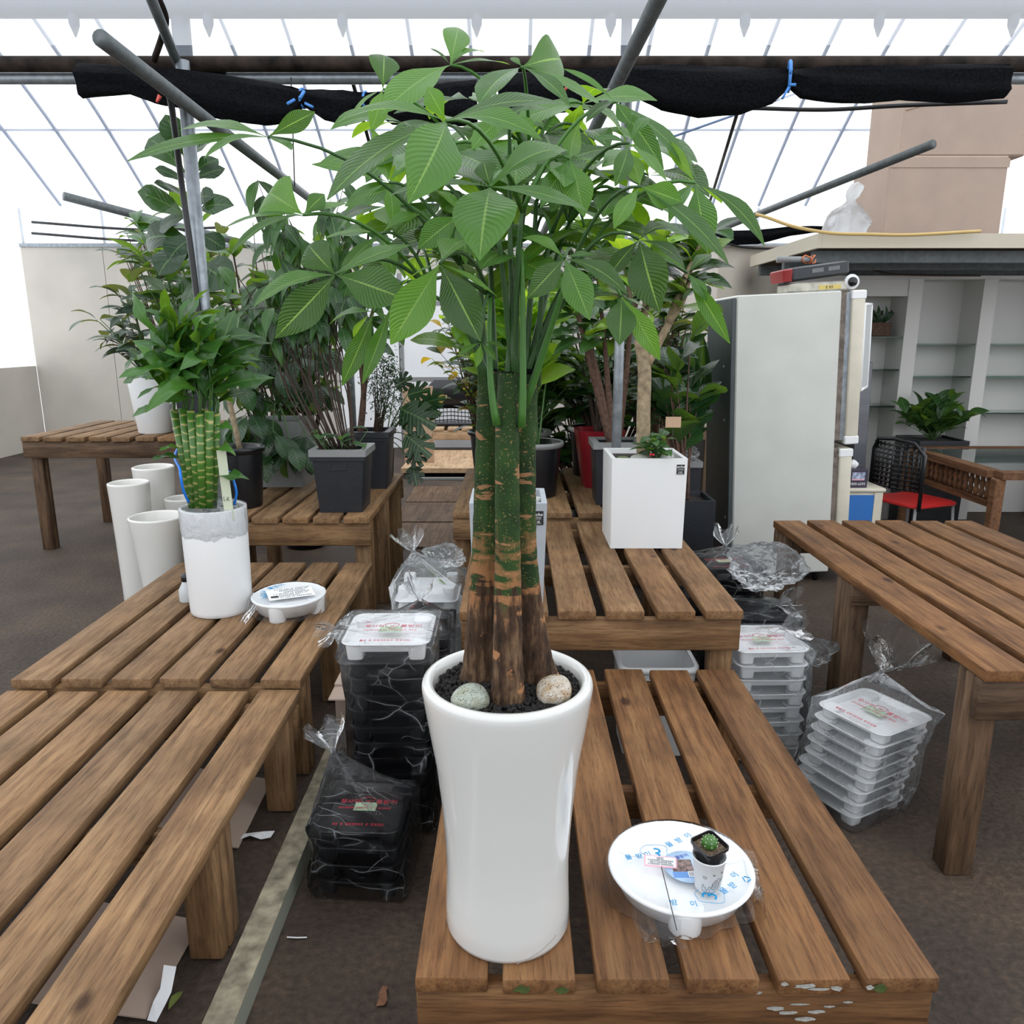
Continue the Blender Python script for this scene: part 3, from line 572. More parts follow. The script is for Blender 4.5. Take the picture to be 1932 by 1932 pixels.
LEAVES = [
 ((842, 228, 1.06), [(806, 164, 0, .6, 1), (636, 232, 0, .28), (617, 378, -.06, .36), (770, 384, -.10, .46, 1), (1064, 197, .05, .24), (1022, 264, -.05, .26)]),
 ((925, 352, 1.10), [(912, 303, .02, .75, 1), (1072, 284, .08, .3), (1110, 398, -.02, .28), (905, 492, -.10, .58, 1), (733, 370, .02, .22), (800, 318, .1, .3)]),
 ((633, 518, 1.15), [(582, 462, .03, .75, 1), (480, 578, -.03, .42), (519, 638, -.06, .42, 1), (770, 566, -.03, .5, 1), (776, 462, .05, .28)]),
 ((505, 258, 1.20), [(338, 246, .03, .32), (240, 304, 0, .13), (385, 300, -.05, .25), (594, 211, .03, .36, 1), (550, 284, -.04, .5)]),
 ((572, 405, 1.16), [(507, 364, .05, .85, 1), (418, 434, 0, .25), (436, 480, -.05, .2), (612, 366, .03, .5, 1), (660, 384, .06, .25)]),
 ((850, 122, 1.42), [(810, 91, 0, .35), (873, 98, 0, .5), (915, 99, .05, .3), (722, 214, -.08, .45), (864, 52, .08, .42, 1), (962, 122, .06, .25)]),
 ((985, 126, 1.32), [(963, 109, .02, .4), (904, 198, -.08, .5), (1075, 200, -.04, .3), (1150, 212, .02, .24), (1058, 112, .12, .5, 1)]),
 ((1065, 487, 1.18), [(994, 564, -.05, .42, 1), (1113, 604, -.06, .42, 1), (1184, 556, -.02, .3), (1126, 480, .03, .3), (984, 450, .06, .32)]),
 ((830, 497, 1.12), [(737, 650, -.04, .38, 1), (907, 644, -.05, .42, 1), (938, 560, .03, .22), (752, 548, .04, .25), (890, 452, .12, .4)]),
 ((1172, 558, 1.24), [(1168, 652, -.05, .5, 1), (1245, 680, -.02, .28), (1104, 562, .0, .35), (1232, 600, .05, .3)]),
 ((1312, 345, 1.24), [(1442, 464, -.02, .2), (1336, 478, -.06, .36, 1), (1250, 258, .04, .18), (1362, 384, .05, .3), (1262, 420, -.04, .3)]),
 ((1208, 352, 1.18), [(1287, 380, -.02, .6, 1), (1374, 498, -.03, .2), (1186, 288, .03, .4), (1158, 432, -.02, .4)]),
 ((1206, 452, 1.28), [(1245, 590, -.06, .5, 1), (1292, 505, .0, .35), (1148, 522, 0, .4), (1262, 430, .06, .35)]),
 ((1160, 192, 1.28), [(1062, 130, .02, .16), (1192, 236, -.03, .42, 1), (1252, 320, -.02, .24), (1314, 338, 0, .18), (1105, 232, -.03, .35)]),
 ((1297, 515, 1.34), [(1377, 648, -.05, .2, 1), (1333, 570, -.04, .34), (1224, 472, .03, .35), (1342, 480, .05, .3)]),
 ((733, 344, 1.36), [(588, 310, 0, .18), (702, 242, .05, .3), (650, 402, -.02, .22), (742, 426, -.03, .35), (800, 300, .05, .4)]),
 ((722, 168, 1.46), [(724, 104, .04, .75, 1), (664, 220, -.02, .3), (780, 200, .02, .35), (700, 250, -.05, .35)]),
 ((706, 588, 1.22), [(645, 728, -.03, .27, 1), (622, 612, .02, .4), (668, 640, .05, .3), (760, 640, .05, .3)]),
 ((738, 578, 1.20), [(684, 724, -.04, .22, 1), (762, 652, .0, .3), (800, 600, .05, .3)]),
 ((908, 646, 1.30), [(864, 670, 0, .3), (936, 680, 0, .35), (958, 662, .02, .25), (898, 694, -.02, .3)]),
 ((1187, 270, 1.22), [(1226, 222, .03, .3), (1118, 262, .02, .3), (1258, 342, -.03, .3), (1160, 352, -.03, .4)]),
 ((720, 440, 1.30), [(608, 452, 0, .2), (640, 520, -.03, .25), (792, 405, .03, .35), (745, 520, -.03, .4)]),
 ((1075, 300, 1.30), [(1000, 282, 0, .35), (1148, 312, 0, .35), (1102, 410, -.05, .45, 1), (1020, 392, -.03, .4), (1092, 232, .05, .4)]),
 ((870, 405, 1.28), [(788, 470, -.03, .5, 1), (822, 360, .03, .4), (930, 430, 0, .35), (878, 500, -.04, .4)]),
 ((960, 215, 1.30), [(1010, 262, -.02, .4), (890, 282, -.04, .45), (935, 178, .05, .45), (1040, 205, .03, .3)]),
]
for (hx, hy, hY), tips in LEAVES:
    palm_leaf(P(hx, hy, hY), [(P(t[0], t[1], hY + t[2]), t[3], len(t) > 4) for t in tips])
# inner and rear leaves of the crown
for k in range(36):
    a = k * 2.39996; rad = math.sqrt((k + .5) / 36); hx = 965 + 265 * rad * math.cos(a); hy = 345 + 190 * rad * math.sin(a)
    hub = P(hx, hy, 1.36 + .30 * R.random()); n = R.choice((4, 5, 5)); a0 = rr(0, 6.28); ow = (hub - V((0, 1.42, 1.78))); ow.z = 0
    tips = []
    for j in range(n):
        aa = a0 + j * 6.283 / (n + .6); L = rr(.10, .175); d = V((math.cos(aa), math.sin(aa), rr(-.55, -.05))) + ow * .8; tips.append((hub + d.normalized() * L, rr(.34, .48), False))
    palm_leaf(hub, tips)
# ================================================================ trays
M_red = plain('red_print', (.62, .02, .05), .6); M_blue = plain('sky_blue_print', (.0, .27, .56), .5); M_ink = plain('black_print', (.02, .02, .025), .6); M_green = plain('pale_green_label', (.40, .55, .38), .6, var=.4, scale=45)
M_pinkp = plain('pink_tag', (.80, .45, .52), .5); M_lbl = plain('black_label', (.012, .012, .014), .4); M_skyl = plain('light_blue_sticker', (.45, .62, .85), .5, var=.15, scale=25)
def tray_mesh(mat, s=.27, h=.055, name='tray'):
    hx = s / 2; b = MB()
    b.add(rloft([(hx * .84, hx * .84, .03, h * .45), (hx * .93, hx * .93, .035, h * .93), (hx * .985, hx * .985, .038, h * .93), (hx, hx, .04, h * .97), (hx * .985, hx * .985, .038, h), (hx * .95, hx * .95, .036, h), (hx * .92, hx * .92, .034, h * .95), (hx * .84, hx * .84, .03, h * .55)], 5, True, True))
    return b.mesh(name, mat)
def foot_mesh(mat, s=.27, h=.055):
    return auto(mesh('foot', *rloft([(s * .085, s * .085, .012, 0), (s * .09, s * .09, .014, .002), (s * .105, s * .105, .016, h * .9)], 3, True, True), mat))
TR = {}
def tray_parts(mat, s, h):
    k = (mat.name, s, h)
    if k not in TR: TR[k] = (auto(tray_mesh(mat, s, h)), foot_mesh(mat, s, h))
    return TR[k]
PR = {}
def pr(body, size, mat, sh=0):
    k = (body, size, mat.name, sh)
    if k not in PR: PR[k] = text_mesh(body, size, mat, shear=sh)
    return PR[k]
DS = {}
def dash(w, h, mat):
    """a line of print too small to read: a row of little marks"""
    k = (round(w, 4), round(h, 4), mat.name)
    if k not in DS:
        b = MB(); x = -w / 2
        while x < w / 2 - h * .4:
            q = h * rr(.45, .95)
            b.add(box(x, min(w / 2, x + q), -h / 2, -h / 2 + h * .22, 0, .0004)); b.add(box(x, x + q * .3, -h / 2 + h * .22, h / 2, 0, .0004)); b.add(box(x + q * .3, min(w / 2, x + q), h * .15, h * .38, 0, .0004))
            x += q + h * (rr(.2, .3) if R.random() < .8 else .8)
        DS[k] = b.mesh('print', mat, False)
    return DS[k]
def add_print(o, z, s, mat=None):
    mat = mat or M_red; rim = []
    for dx, dy, tx, sz in ((-.20 * s, .10 * s, '정사각', .085 * s), (.23 * s, .10 * s, '물받이', .095 * s)): obj('print', pr(tx, sz, mat), o, (dx, dy, z))
    obj('print', dash(.62 * s, .030 * s, mat), o, (0, -.02 * s, z)); obj('print', dash(.60 * s, .040 * s, mat), o, (0, -.33 * s, z))
    d = [V((x * s, y * s, 0)) for x, y in ((-.085, .16), (0, .2), (.085, .16), (.06, .07), (0, .03), (-.06, .07), (-.085, .16))]
    obj('print', mesh('print', *tube([p + V((0, 0, 0)) for p in d], .0012, 4), mat), o, (0, 0, z)); obj('print', pr('W', .06 * s, mat, .4), o, (0, .11 * s, z))
    obj('sticker', mesh('sticker', *box(-.13 * s, .13 * s, -.07 * s, .09 * s, -.0012, -.0002), M_green, False), o, (0, 0, z))
def tray(label, loc, rotz=0, mat=M_bplast, s=.27, h=.055, flip=False, group=None, prints=False, tilt=(0, 0)):
    o = thing('drip_tray', label, 'tray', loc, rotz, group)
    if flip: o.rotation_euler = (math.pi, 0, rotz); o.location = V(loc) + V((0, 0, h))
    else: o.rotation_euler = (tilt[0], tilt[1], rotz)
    t, f = tray_parts(mat, s, h); obj('dish', t, o)
    for x in (-1, 1):
        for y in (-1, 1): obj('foot', f, o, (x * s * .345, y * s * .345, 0))
    if prints: add_print(o, h * .93, s)
    return o
# ---- clear bag wrapped round a pile and knotted on top
def bag(label, loc, hx, hy, z0, z1, knot, mat=M_bag, rotz=0, fan=.09, seed=0, name='plastic_bag', koff=(0, 0), lean=(0, 0), tail=(0, 0, 1)):
    n = 44; rows = []
    def ring(hx_, hy_, z, amp, ox=0, oy=0, r=.03):
        pts = rrect(hx_, hy_, r, 10); out = []
        for k, (x, y) in enumerate(pts):
            q = noise.noise((x * 26 + seed, y * 26, z * 18)); g = noise.noise((k * .9, z * 3 + seed, 3))
            out.append((x * (1 + amp * (q + .6 * g)) + ox, y * (1 + amp * (q + .6 * g)) + oy, z + amp * .06 * g)); 
        return out
    H = z1 - z0; kx, ky = koff
    for i in range(9):
        t = i / 8; rows.append(ring(hx * (1 + .03 * math.sin(t * 7)), hy * (1 + .03 * math.sin(t * 7)), z0 + H * t, .05, lean[0] * t, lean[1] * t))
    lx, ly = lean
    for t in (.2, .45, .7, .9, 1.0):
        q = (1 - t) ** .8; rows.append(ring(max(.008, hx * q), max(.008, hy * q), z1 + (knot - z1) * t ** 1.6, .13, lx + kx * t, ly + ky * t, .03 * q + .003))
    T = V(tail).normalized()
    for i, (t, q) in enumerate(((.15, .012), (.4, .03), (.7, .05), (1, .062))):
        r_ = ring(q * fan / .09, q * fan / .09, 0, .35, 0, 0, q)
        M = frame((lx + kx, ly + ky, knot), T.orthogonal(), T); rows.append([tuple(M @ V((x, y, fan * t + .02 * math.sin(k * .7 + seed) * t))) for k, (x, y, z) in enumerate(r_)])
    c = len(rows[0]); v = [p for r_ in rows for p in r_]; f = []
    for i in range(len(rows) - 1):
        for k in range(c):
            a = i * c + k; b = i * c + (k + 1) % c; f.append((a, b, b + c, a + c))
    o = obj(name, mesh(name, v, f, mat), None, loc, rotz=rotz); return tag(o, label, 'plastic bag')
def crumple(label, loc, r, mat=M_bagw, seed=0, sc=(1, 1, 1), name='plastic_bag', sub=4):
    bm = bmesh.new(); bmesh.ops.create_icosphere(bm, subdivisions=sub, radius=1)
    for q in bm.verts:
        c = q.co.copy(); d = 1 + .30 * noise.noise(c * 1.7 + V((seed, 0, 0))) + .28 * abs(noise.noise(c * 4 + V((0, seed, 0)))) - .1 + .16 * noise.noise(c * 9 + V((0, 0, seed)))
        q.co = V((c.x * sc[0], c.y * sc[1], c.z * sc[2])) * d * r
    me = bpy.data.meshes.new(name); bm.to_mesh(me); bm.free(); me.materials.append(mat)
    z0 = min(q.co.z for q in me.vertices); 
    for q in me.vertices: q.co.z -= z0
    o = obj(name, me, None, loc); return tag(o, label, 'plastic bag')
def stack(n, x, y, rotz, mat, s, h, pitch, label, group, lean=(0, 0), jit=.004, z0=0, flip=False, prints=False, top_label=None):
    for i in range(n):
        ORD = ('lowest', 'second', 'third', 'fourth', 'fifth', 'sixth', 'seventh', 'eighth', 'ninth', 'tenth', 'eleventh', 'twelfth'); lb = top_label if (i == n - 1 and top_label) else ('topmost ' if i == n - 1 else 'lowest ' if i == 0 else ORD[i] + '-from-floor ') + label
        tray(lb, (x + lean[0] * i + rr(-jit, jit), y + lean[1] * i + rr(-jit, jit), z0 + i * pitch), rotz + rr(-.02, .02), mat, s, h, flip, group, prints and i == n - 1)
# aisle piles
stack(11, -.405, 2.43, .02, M_bplast, .265, .055, .0565, 'black square drip tray in the tall wrapped stack by the pot', 'black trays in the tall aisle stack')
tray('white square drip tray with red print on top of black trays', (-.405, 2.41, .636), .01, M_wplast, .285, .06, prints=True)
bag('clear plastic bag wrapping the tall stack of black trays', (-.405, 2.43, 0), .146, .146, .01, .628, .634, seed=1, fan=.018)
bag('clear plastic bag wrapping the single white tray on the black stack', (-.405, 2.41, .634), .154, .154, .0, .071, .076, seed=9, fan=.06, koff=(-.17, -.03), tail=(-1, -.2, -.3))
stack(4, -.455, 2.118, -.06, M_bplast, .265, .055, .0565, 'black square drip tray in the short front pile', 'black trays in the short front pile', prints=True, top_label='black tray with green sticker on top of the short pile')
bag('clear plastic bag knotted over the short front pile of black trays', (-.455, 2.118, 0), .148, .145, .006, .225, .39, seed=4, koff=(-.10, .03), tail=(-.3, .2, .7), rotz=-.06)
stack(10, -.37, 2.79, .05, M_bplast, .265, .055, .0565, 'black square drip tray in the middle knotted stack', 'black trays in the middle aisle stack', prints=True)
bag('clear plastic bag gathered over the middle stack of black trays', (-.37, 2.79, 0), .150, .150, .01, .565, .665, seed=6, koff=(.02, -.02), rotz=.05)
stack(11, -.355, 3.16, .0, M_wplast, .27, .055, .0565, 'upturned white square drip tray in the bagged rear stack', 'white trays in the rear aisle stack', flip=True)
bag('clear plastic bag gathered over the rear stack of upturned white trays', (-.355, 3.16, 0), .152, .152, .01, .63, .735, seed=8, koff=(-.07, .03), tail=(-.3, 0, 1))
crumple('crumpled clear bag lying on the far end of the upturned trays', (-.31, 3.275, .635), .085, seed=3, sc=(1.2, .8, .6))
stack(11, -.28, 3.50, .0, M_wplast, .25, .055, .0565, 'white square drip tray in the farthest aisle stack', 'white trays in the farthest aisle stack', flip=True) if False else None
o = thing('cardboard_box', 'open brown cardboard box beside the tall black stack', 'box', (-.592, 2.725, 0)); 
obj('side', mesh('side', *box(-.06, .058, -.12, .12, 0, .40), M_card2, False), o); obj('flap', mesh('flap', *box(-.06, .022, -.22, -.12, .385, .39), M_card2, False), o)
crumple('crumpled clear bag wedged against the open cardboard box', (-.608, 2.46, .0), .075, seed=12, sc=(.45, .9, 1.9))
# right-hand piles
stack(8, 1.006, 2.885, .03, M_wplast, .285, .055, .0585, 'white square drip tray in the straight wrapped stack', 'white trays in the straight right stack', prints=True)
bag('clear plastic bag tied over the straight stack of white trays', (1.006, 2.885, 0), .157, .157, .01, .465, .515, seed=14, koff=(.06, -.02), tail=(.8, -.3, .3), rotz=.03)
stack(8, 1.215, 2.50, .5 - math.pi / 2, M_wplast, .285, .0415, .0425, 'white square drip tray in the leaning wrapped stack', 'white trays in the leaning right stack', lean=(.012, .003), prints=True)
bag('clear plastic bag knotted over the leaning stack of white trays', (1.215, 2.50, 0), .157, .157, .006, .36, .44, seed=17, lean=(.084, -.022), koff=(.09, .06), tail=(.8, .1, .6), rotz=.5, fan=.16)
stack(10, 1.04, 3.62, .1, M_bplast, .285, .055, .0575, 'black square drip tray in the stack beside the fridge', 'black trays beside the fridge', prints=True)
bag('clear plastic bag knotted over black trays beside the fridge', (1.04, 3.62, 0), .158, .158, .01, .575, .64, seed=21, rotz=.1)
stack(8, 1.10, 3.24, -.15, M_bplast, .285, .055, .0575, 'black square drip tray in the stack under crumpled bags', 'black trays under the crumpled bags')
bag('clear plastic bag wrapping black trays under the crumpled bags', (1.10, 3.24, 0), .156, .156, .01, .465, .51, seed=23, koff=(.06, -.09), tail=(.7, -.5, .4), rotz=-.15)
crumple('big crumpled clear bag on top of the right black trays', (1.13, 3.30, .52), .135, seed=25, sc=(1.25, .8, .85))
crumple('small crumpled clear bag hanging at the bench leg', (1.262, 2.985, .30), .07, seed=28, sc=(1.2, .6, .8))

# ---------------------------------------------------------------- round trays with film
def round_tray(label, loc, rx, ry, h=.062, rotz=0, nfeet=3):
    o = thing('round_drip_tray', label, 'tray', loc, rotz)
    p = [(.84, .20), (.93, .75), (.985, .86), (1.0, .92), (.99, .98), (.955, 1.0), (.925, .96), (.88, .84), (.6, .82), (.001, .82)]
    v, f = lathe(p, 64); obj('dish', mesh('dish', [(x * rx, y * ry, z * h) for x, y, z in v], f, M_wplast), o)
    fm = mesh('foot', *lathe([(.032, 0), (.034, .003), (.037, h * .86)], 20, True, True), M_wplast); auto(fm)
    for k in range(nfeet):
        a = -math.pi / 2 - .12 + 2 * math.pi * k / nfeet; obj('foot', fm, o, (rx * .77 * math.cos(a), ry * .77 * math.sin(a), 0))
    # clear wrap tucked under the rim
    n = 90; rows = []
    for i, (q, z, am) in enumerate(((.5, 1.005, .0), (.9, 1.012, .0), (1.005, 1.0, .008), (1.035, .80, .03), (1.04, .45, .07), (1.02, .10, .08), (.9, .03, .04))):
        rows.append([(rx * (q + am * noise.noise((math.cos(2 * math.pi * k / n) * 5, math.sin(2 * math.pi * k / n) * 5, i * .7 + loc[0] * 5)) * 1.6) * math.cos(2 * math.pi * k / n), ry * (q + am * 1.6 * noise.noise((math.cos(2 * math.pi * k / n) * 5, math.sin(2 * math.pi * k / n) * 5, i * .7 + loc[0] * 5))) * math.sin(2 * math.pi * k / n), max(.002, z * h)) for k in range(n)])
    v = [q for r_ in rows for q in r_]; f = [(i * n + k, i * n + (k + 1) % n, (i + 1) * n + (k + 1) % n, (i + 1) * n + k) for i in range(6) for k in range(n)]
    w_ = obj('plastic_wrap', mesh('plastic_wrap', v, f, M_wrap), o)
    return o, w_
def wrap_tail(o, pts):
    """loose flap of wrap: strip of (left, right) points"""
    v = []; 
    for i, (a, b) in enumerate(pts):
        a, b = V(a), V(b)
        for k in range(9): q = a + (b - a) * k / 8; v.append(q + V((0, 0, .010 * math.sin(k * 2.2 + i) * (i > 0))))
    obj('wrap_flap', mesh('wrap_flap', v, [(i * 9 + k, i * 9 + k + 1, i * 9 + 10 + k, i * 9 + 9 + k) for i in range(len(pts) - 1) for k in range(8)], M_bag), o)
T1 = V((.372, 1.478, .451)); rt, _ = round_tray('white round three-footed drip tray under the cactus cup, wrapped in film', T1, .159, .157)
zt = .0632
wrap_tail(rt, [((.150, .06, .058), (.128, -.085, .058)), ((.178, .05, .045), (.16, -.09, .03)), ((.188, .045, .015), (.16, -.105, .004))])
wrap_tail(rt, [((-.12, -.10, .05), (-.03, -.152, .05)), ((-.125, -.135, .02), (-.035, -.172, .015)), ((-.11, -.155, .002), (-.02, -.178, .002))])
def cloud(o, cx, cy, r, rot):
    pts = [V((cx + r * (1 + .1 * math.sin(3 * a + 1) + .1 * math.sin(5 * a)) * math.cos(a + rot), cy + r * .85 * (1 + .1 * math.sin(3 * a + 1)) * math.sin(a + rot), zt)) for a in [k * 6.2832 / 40 for k in range(41)]]
    obj('print', mesh('print', *tube(pts, .0005, 4), M_blue), o)
def lay(o, tx, size, mat, x, y, rot, z=None):
    obj('print', pr(tx, size, mat), o, M=Matrix.Translation((x, y, z or zt)) @ Matrix.Rotation(rot, 4, 'Z'))
cloud(rt, -.050, .038, .030, .4); lay(rt, '3', .050, M_blue, -.047, .030, -.25)
for tx, x, y in (('물', -.012, .062), ('받', .012, .077), ('이', .037, .094)): lay(rt, tx, .019, M_blue, x, y, .5)
for tx, x, y in (('물', -.112, .018), ('받', -.088, .022), ('이', -.068, .028)): lay(rt, tx, .018, M_blue, x, y, .2)
cloud(rt, .040, -.100, .030, 1.2); lay(rt, '3', .045, M_blue, .040, -.102, 1.3)
for tx, x, y in (('물', .072, -.088), ('받', .095, -.072), ('이', .108, -.040)): lay(rt, tx, .019, M_blue, x, y, .6)
for tx, x, y in (('받', -.040, -.122), ('이', .000, -.126)): lay(rt, tx, .018, M_blue, x, y, .1)
for k in range(3):
    a = k * 2.094 + .4; c = V((.130, -.052, zt)); p1 = c + V((math.cos(a), math.sin(a), 0)) * .009; p2 = c + V((math.cos(a + 1.6), math.sin(a + 1.6), 0)) * .009
    obj('print', mesh('print', *tube([p1, p2], .0012, 4), M_blue), rt)
st = obj('sticker', mesh('sticker', *lathe([(.001, .0006), (.052, .0006), (.052, 0)], 40, False), M_skyl), rt, (.012, -.012, zt))
obj('band', mesh('band', *box(-.036, .036, -.037, -.018, .0007, .0009), plain('blue_band', (.12, .28, .62), .5), False), st); obj('picture', mesh('picture', *box(-.034, .012, -.018, .022, .0007, .0009), plain('brown_print', (.20, .14, .13), .6, var=.8, scale=90), False), st)
bc = obj('barcode', mesh('barcode', *box(-.003, .032, -.034, -.017, .0009, .0011), M_paper, False), st)
lay(st, '물받이', .012, plain('navy_print', (.06, .12, .45), .5), -.005, .032, .35, .0008)
bb = MB()
for k in range(14): bb.add(box(-.001 + k * .0022, -.001 + k * .0022 + rr(.0005, .0014), -.032, -.019, .0011, .0013))
obj('bars', bb.mesh('bars', M_ink, False), st)
# paper cup with a cactus in a small square pot
CU = V((.414, 1.408, .5115)); cu = thing('paper_cup', 'white paper cup with a city line drawing on the round tray', 'cup', CU)
obj('cup_wall', mesh('cup_wall', *lathe([(.0245, .004), (.0245, 0), (.0265, 0), (.0345, .074), (.0362, .0745), (.0362, .0765), (.0342, .0765), (.0335, .07), (.026, .006), (.001, .006)], 40, False), M_paper), cu)
def cupline(pts, name='drawing'):
    w = []
    for u, z in pts:
        r = .0265 + .008 * z / .074 + .0003; a = math.radians(-90 + u); w.append(V((r * math.cos(a), r * math.sin(a), z)))
    return tube(w, .00035, 4)
db = MB()
for pts in ([(-40, .01), (-38, .02), (-34, .024), (-30, .016), (-24, .018), (-24, .012), (-14, .014), (-10, .02), (-4, .02), (-2, .014), (4, .03), (10, .032), (12, .036), (22, .036), (24, .04), (36, .038), (38, .03), (46, .036), (50, .04)], [(-40, .008), (-20, .006), (0, .004), (20, .006), (40, .010)], [(4, .012), (4, .028)], [(10, .010), (10, .030)], [(16, .01), (16, .034)], [(22, .012), (22, .034)], [(28, .012), (30, .034)], [(36, .014), (36, .03)], [(-20, .008), (-20, .013)], [(-8, .006), (-8, .014)]): db.add(cupline(pts))
for cx_, cz_, q in ((-28, .042, 8), (6, .05, 4), (40, .052, 5)): db.add(cupline([(cx_ + q * math.cos(a), cz_ + q * .00035 * math.sin(a)) for a in [k * .6283 for k in range(11)]]))
obj('drawing', db.mesh('drawing', M_ink), cu)
CP = CU + V((-.001, .004, .067)); cpt = thing('cactus_pot', 'black square plastic pot tilted in the paper cup', 'pot', CP)
cpt.rotation_euler = (.10, -.05, .5)
obj('body', auto(mesh('body', *rloft([(.019, .019, .008, -.012), (.0215, .0215, .008, .006), (.0235, .0235, .008, .0065), (.0285, .0285, .009, .030), (.0305, .0305, .010, .0305), (.0305, .0305, .010, .037), (.0285, .0285, .009, .037), (.027, .027, .009, .024)], 4), M_bplast)), cpt)
obj('soil', mesh('soil', *rloft([(.0275, .0275, .009, .026), (.0265, .0265, .009, .028)], 4, False, True), plain('pale_grit', (.20, .14, .09), .9, var=.8, scale=260, bump=1.0), False), cpt)
ca = thing('cactus', 'tiny round green cactus with white dots in the black pot', 'cactus', CP + V((-.001, -.006, .0255)))
cv, cf = [], []; n = 32
for i in range(13):
    th = math.pi * i / 12 * .93
    for k in range(n):
        a = 2 * math.pi * k / n; rib = 1 + .07 * math.cos(8 * a); r = .0165 * math.sin(th + .05) * rib; cv.append((r * math.cos(a), r * math.sin(a), .014 + .0155 * math.cos(th)))
for i in range(12):
    for k in range(n): a = i * n + k; b2 = i * n + (k + 1) % n; cf.append((a, a + n, b2 + n, b2))
cf.append(tuple(range(n))); obj('body', mesh('body', cv, cf, plain('cactus_green', (.05, .15, .025), .4, var=.3, scale=60)), ca)
dm = mesh('areole', *lathe([(.0003, -.001), (.0014, 0), (.0003, .001)], 6), plain('white_wool', (.8, .8, .72), .9))
for k in range(8):
    for th in (.55, 1.05, 1.55):
        a = k * math.pi / 4 + .39 * 0; obj('areole', dm, ca, (.0172 * 1.05 * math.sin(th) * math.cos(a), .0172 * 1.05 * math.sin(th) * math.sin(a), .014 + .0158 * math.cos(th)))
# plant tag on a wire stake, leaning on the tray rim
A_ = P(1246, 1628, 1.465); B_ = P(1277, 1755, 1.282); tg = thing('plant_tag', 'pink and white plant tag on a thin black wire stake', 'tag', B_)
obj('wire', mesh('wire', *tube([V((0, 0, 0)), (A_ - B_) * .93], .0011, 6), M_cable), tg)
up_ = (A_ - B_).normalized(); M_ = frame(A_ - B_ + V((0, 0, .003)), V((1, -.02, -.09)), (CAMP - A_) + V((0, 0, .5)))
pl_ = obj('plate', mesh('plate', *cbox(.072, .023, .002, .0008), M_pinkp, False), tg, M=M_)
obj('face', mesh('face', *box(-.033, .033, -.008, .0095, .0011, .0014), M_paper, False), pl_)
obj('print', dash(.016, .0042, M_ink), pl_, (0, .0065, .0015))
for i in range(3): obj('print', dash(.056 - .008 * (i == 1), .0026, M_ink), pl_, (0, .0022 - i * .0038, .0015))
# oval tray with a receipt on the left bench
T2 = V((-.962, 3.15, .485)); ot, _ = round_tray('white oval drip tray under the printed receipt, wrapped in film', T2, .156, .168, .078, 0, 4)
for tx, x, y, a in (('3', -.115, .02, 1.2), ('물받이', -.08, .085, .9), ('물받이', -.10, -.03, -1.2)): lay(ot, tx, .03, M_blue, x, y, a, .0794)
rc = obj('receipt', mesh('receipt', *box(-.095, .095, -.070, .070, 0, .001), M_paper, False), None, M=Matrix.Translation(T2 + V((.008, -.005, .0815))) @ Matrix.Rotation(.42, 4, 'Z')); tag(rc, 'printed white receipt lying on the wrapped oval tray', 'paper')
for i in range(7): obj('print', dash(.15 - .03 * (i % 3), .008, M_ink), rc, (rr(-.01, .02), .055 - i * .018, .0013))
obj('print', mesh('print', *box(-.085, -.055, -.045, -.02, .001, .0013), M_ink, False), rc)
wrap_tail(ot, [((-.13, -.085, .06), (-.095, -.13, .06)), ((-.168, -.125, .02), (-.125, -.17, .02)), ((-.172, -.135, .004), (-.13, -.18, .004))])

cr = thing('plastic_crate', 'white plastic crate on the floor under the upper bench', 'crate', (.575, 2.90, 0)); obj('body', auto(mesh('body', *rloft([(.13, .11, .03, 0), (.15, .13, .035, .38), (.14, .12, .03, .38), (.125, .105, .03, .02)], 4), M_wplast)), cr); obj('rim', mesh('rim', *rloft([(.151, .131, .036, .36), (.158, .138, .04, .365), (.158, .138, .04, .385), (.142, .122, .03, .386)], 4, False), M_wplast), cr)
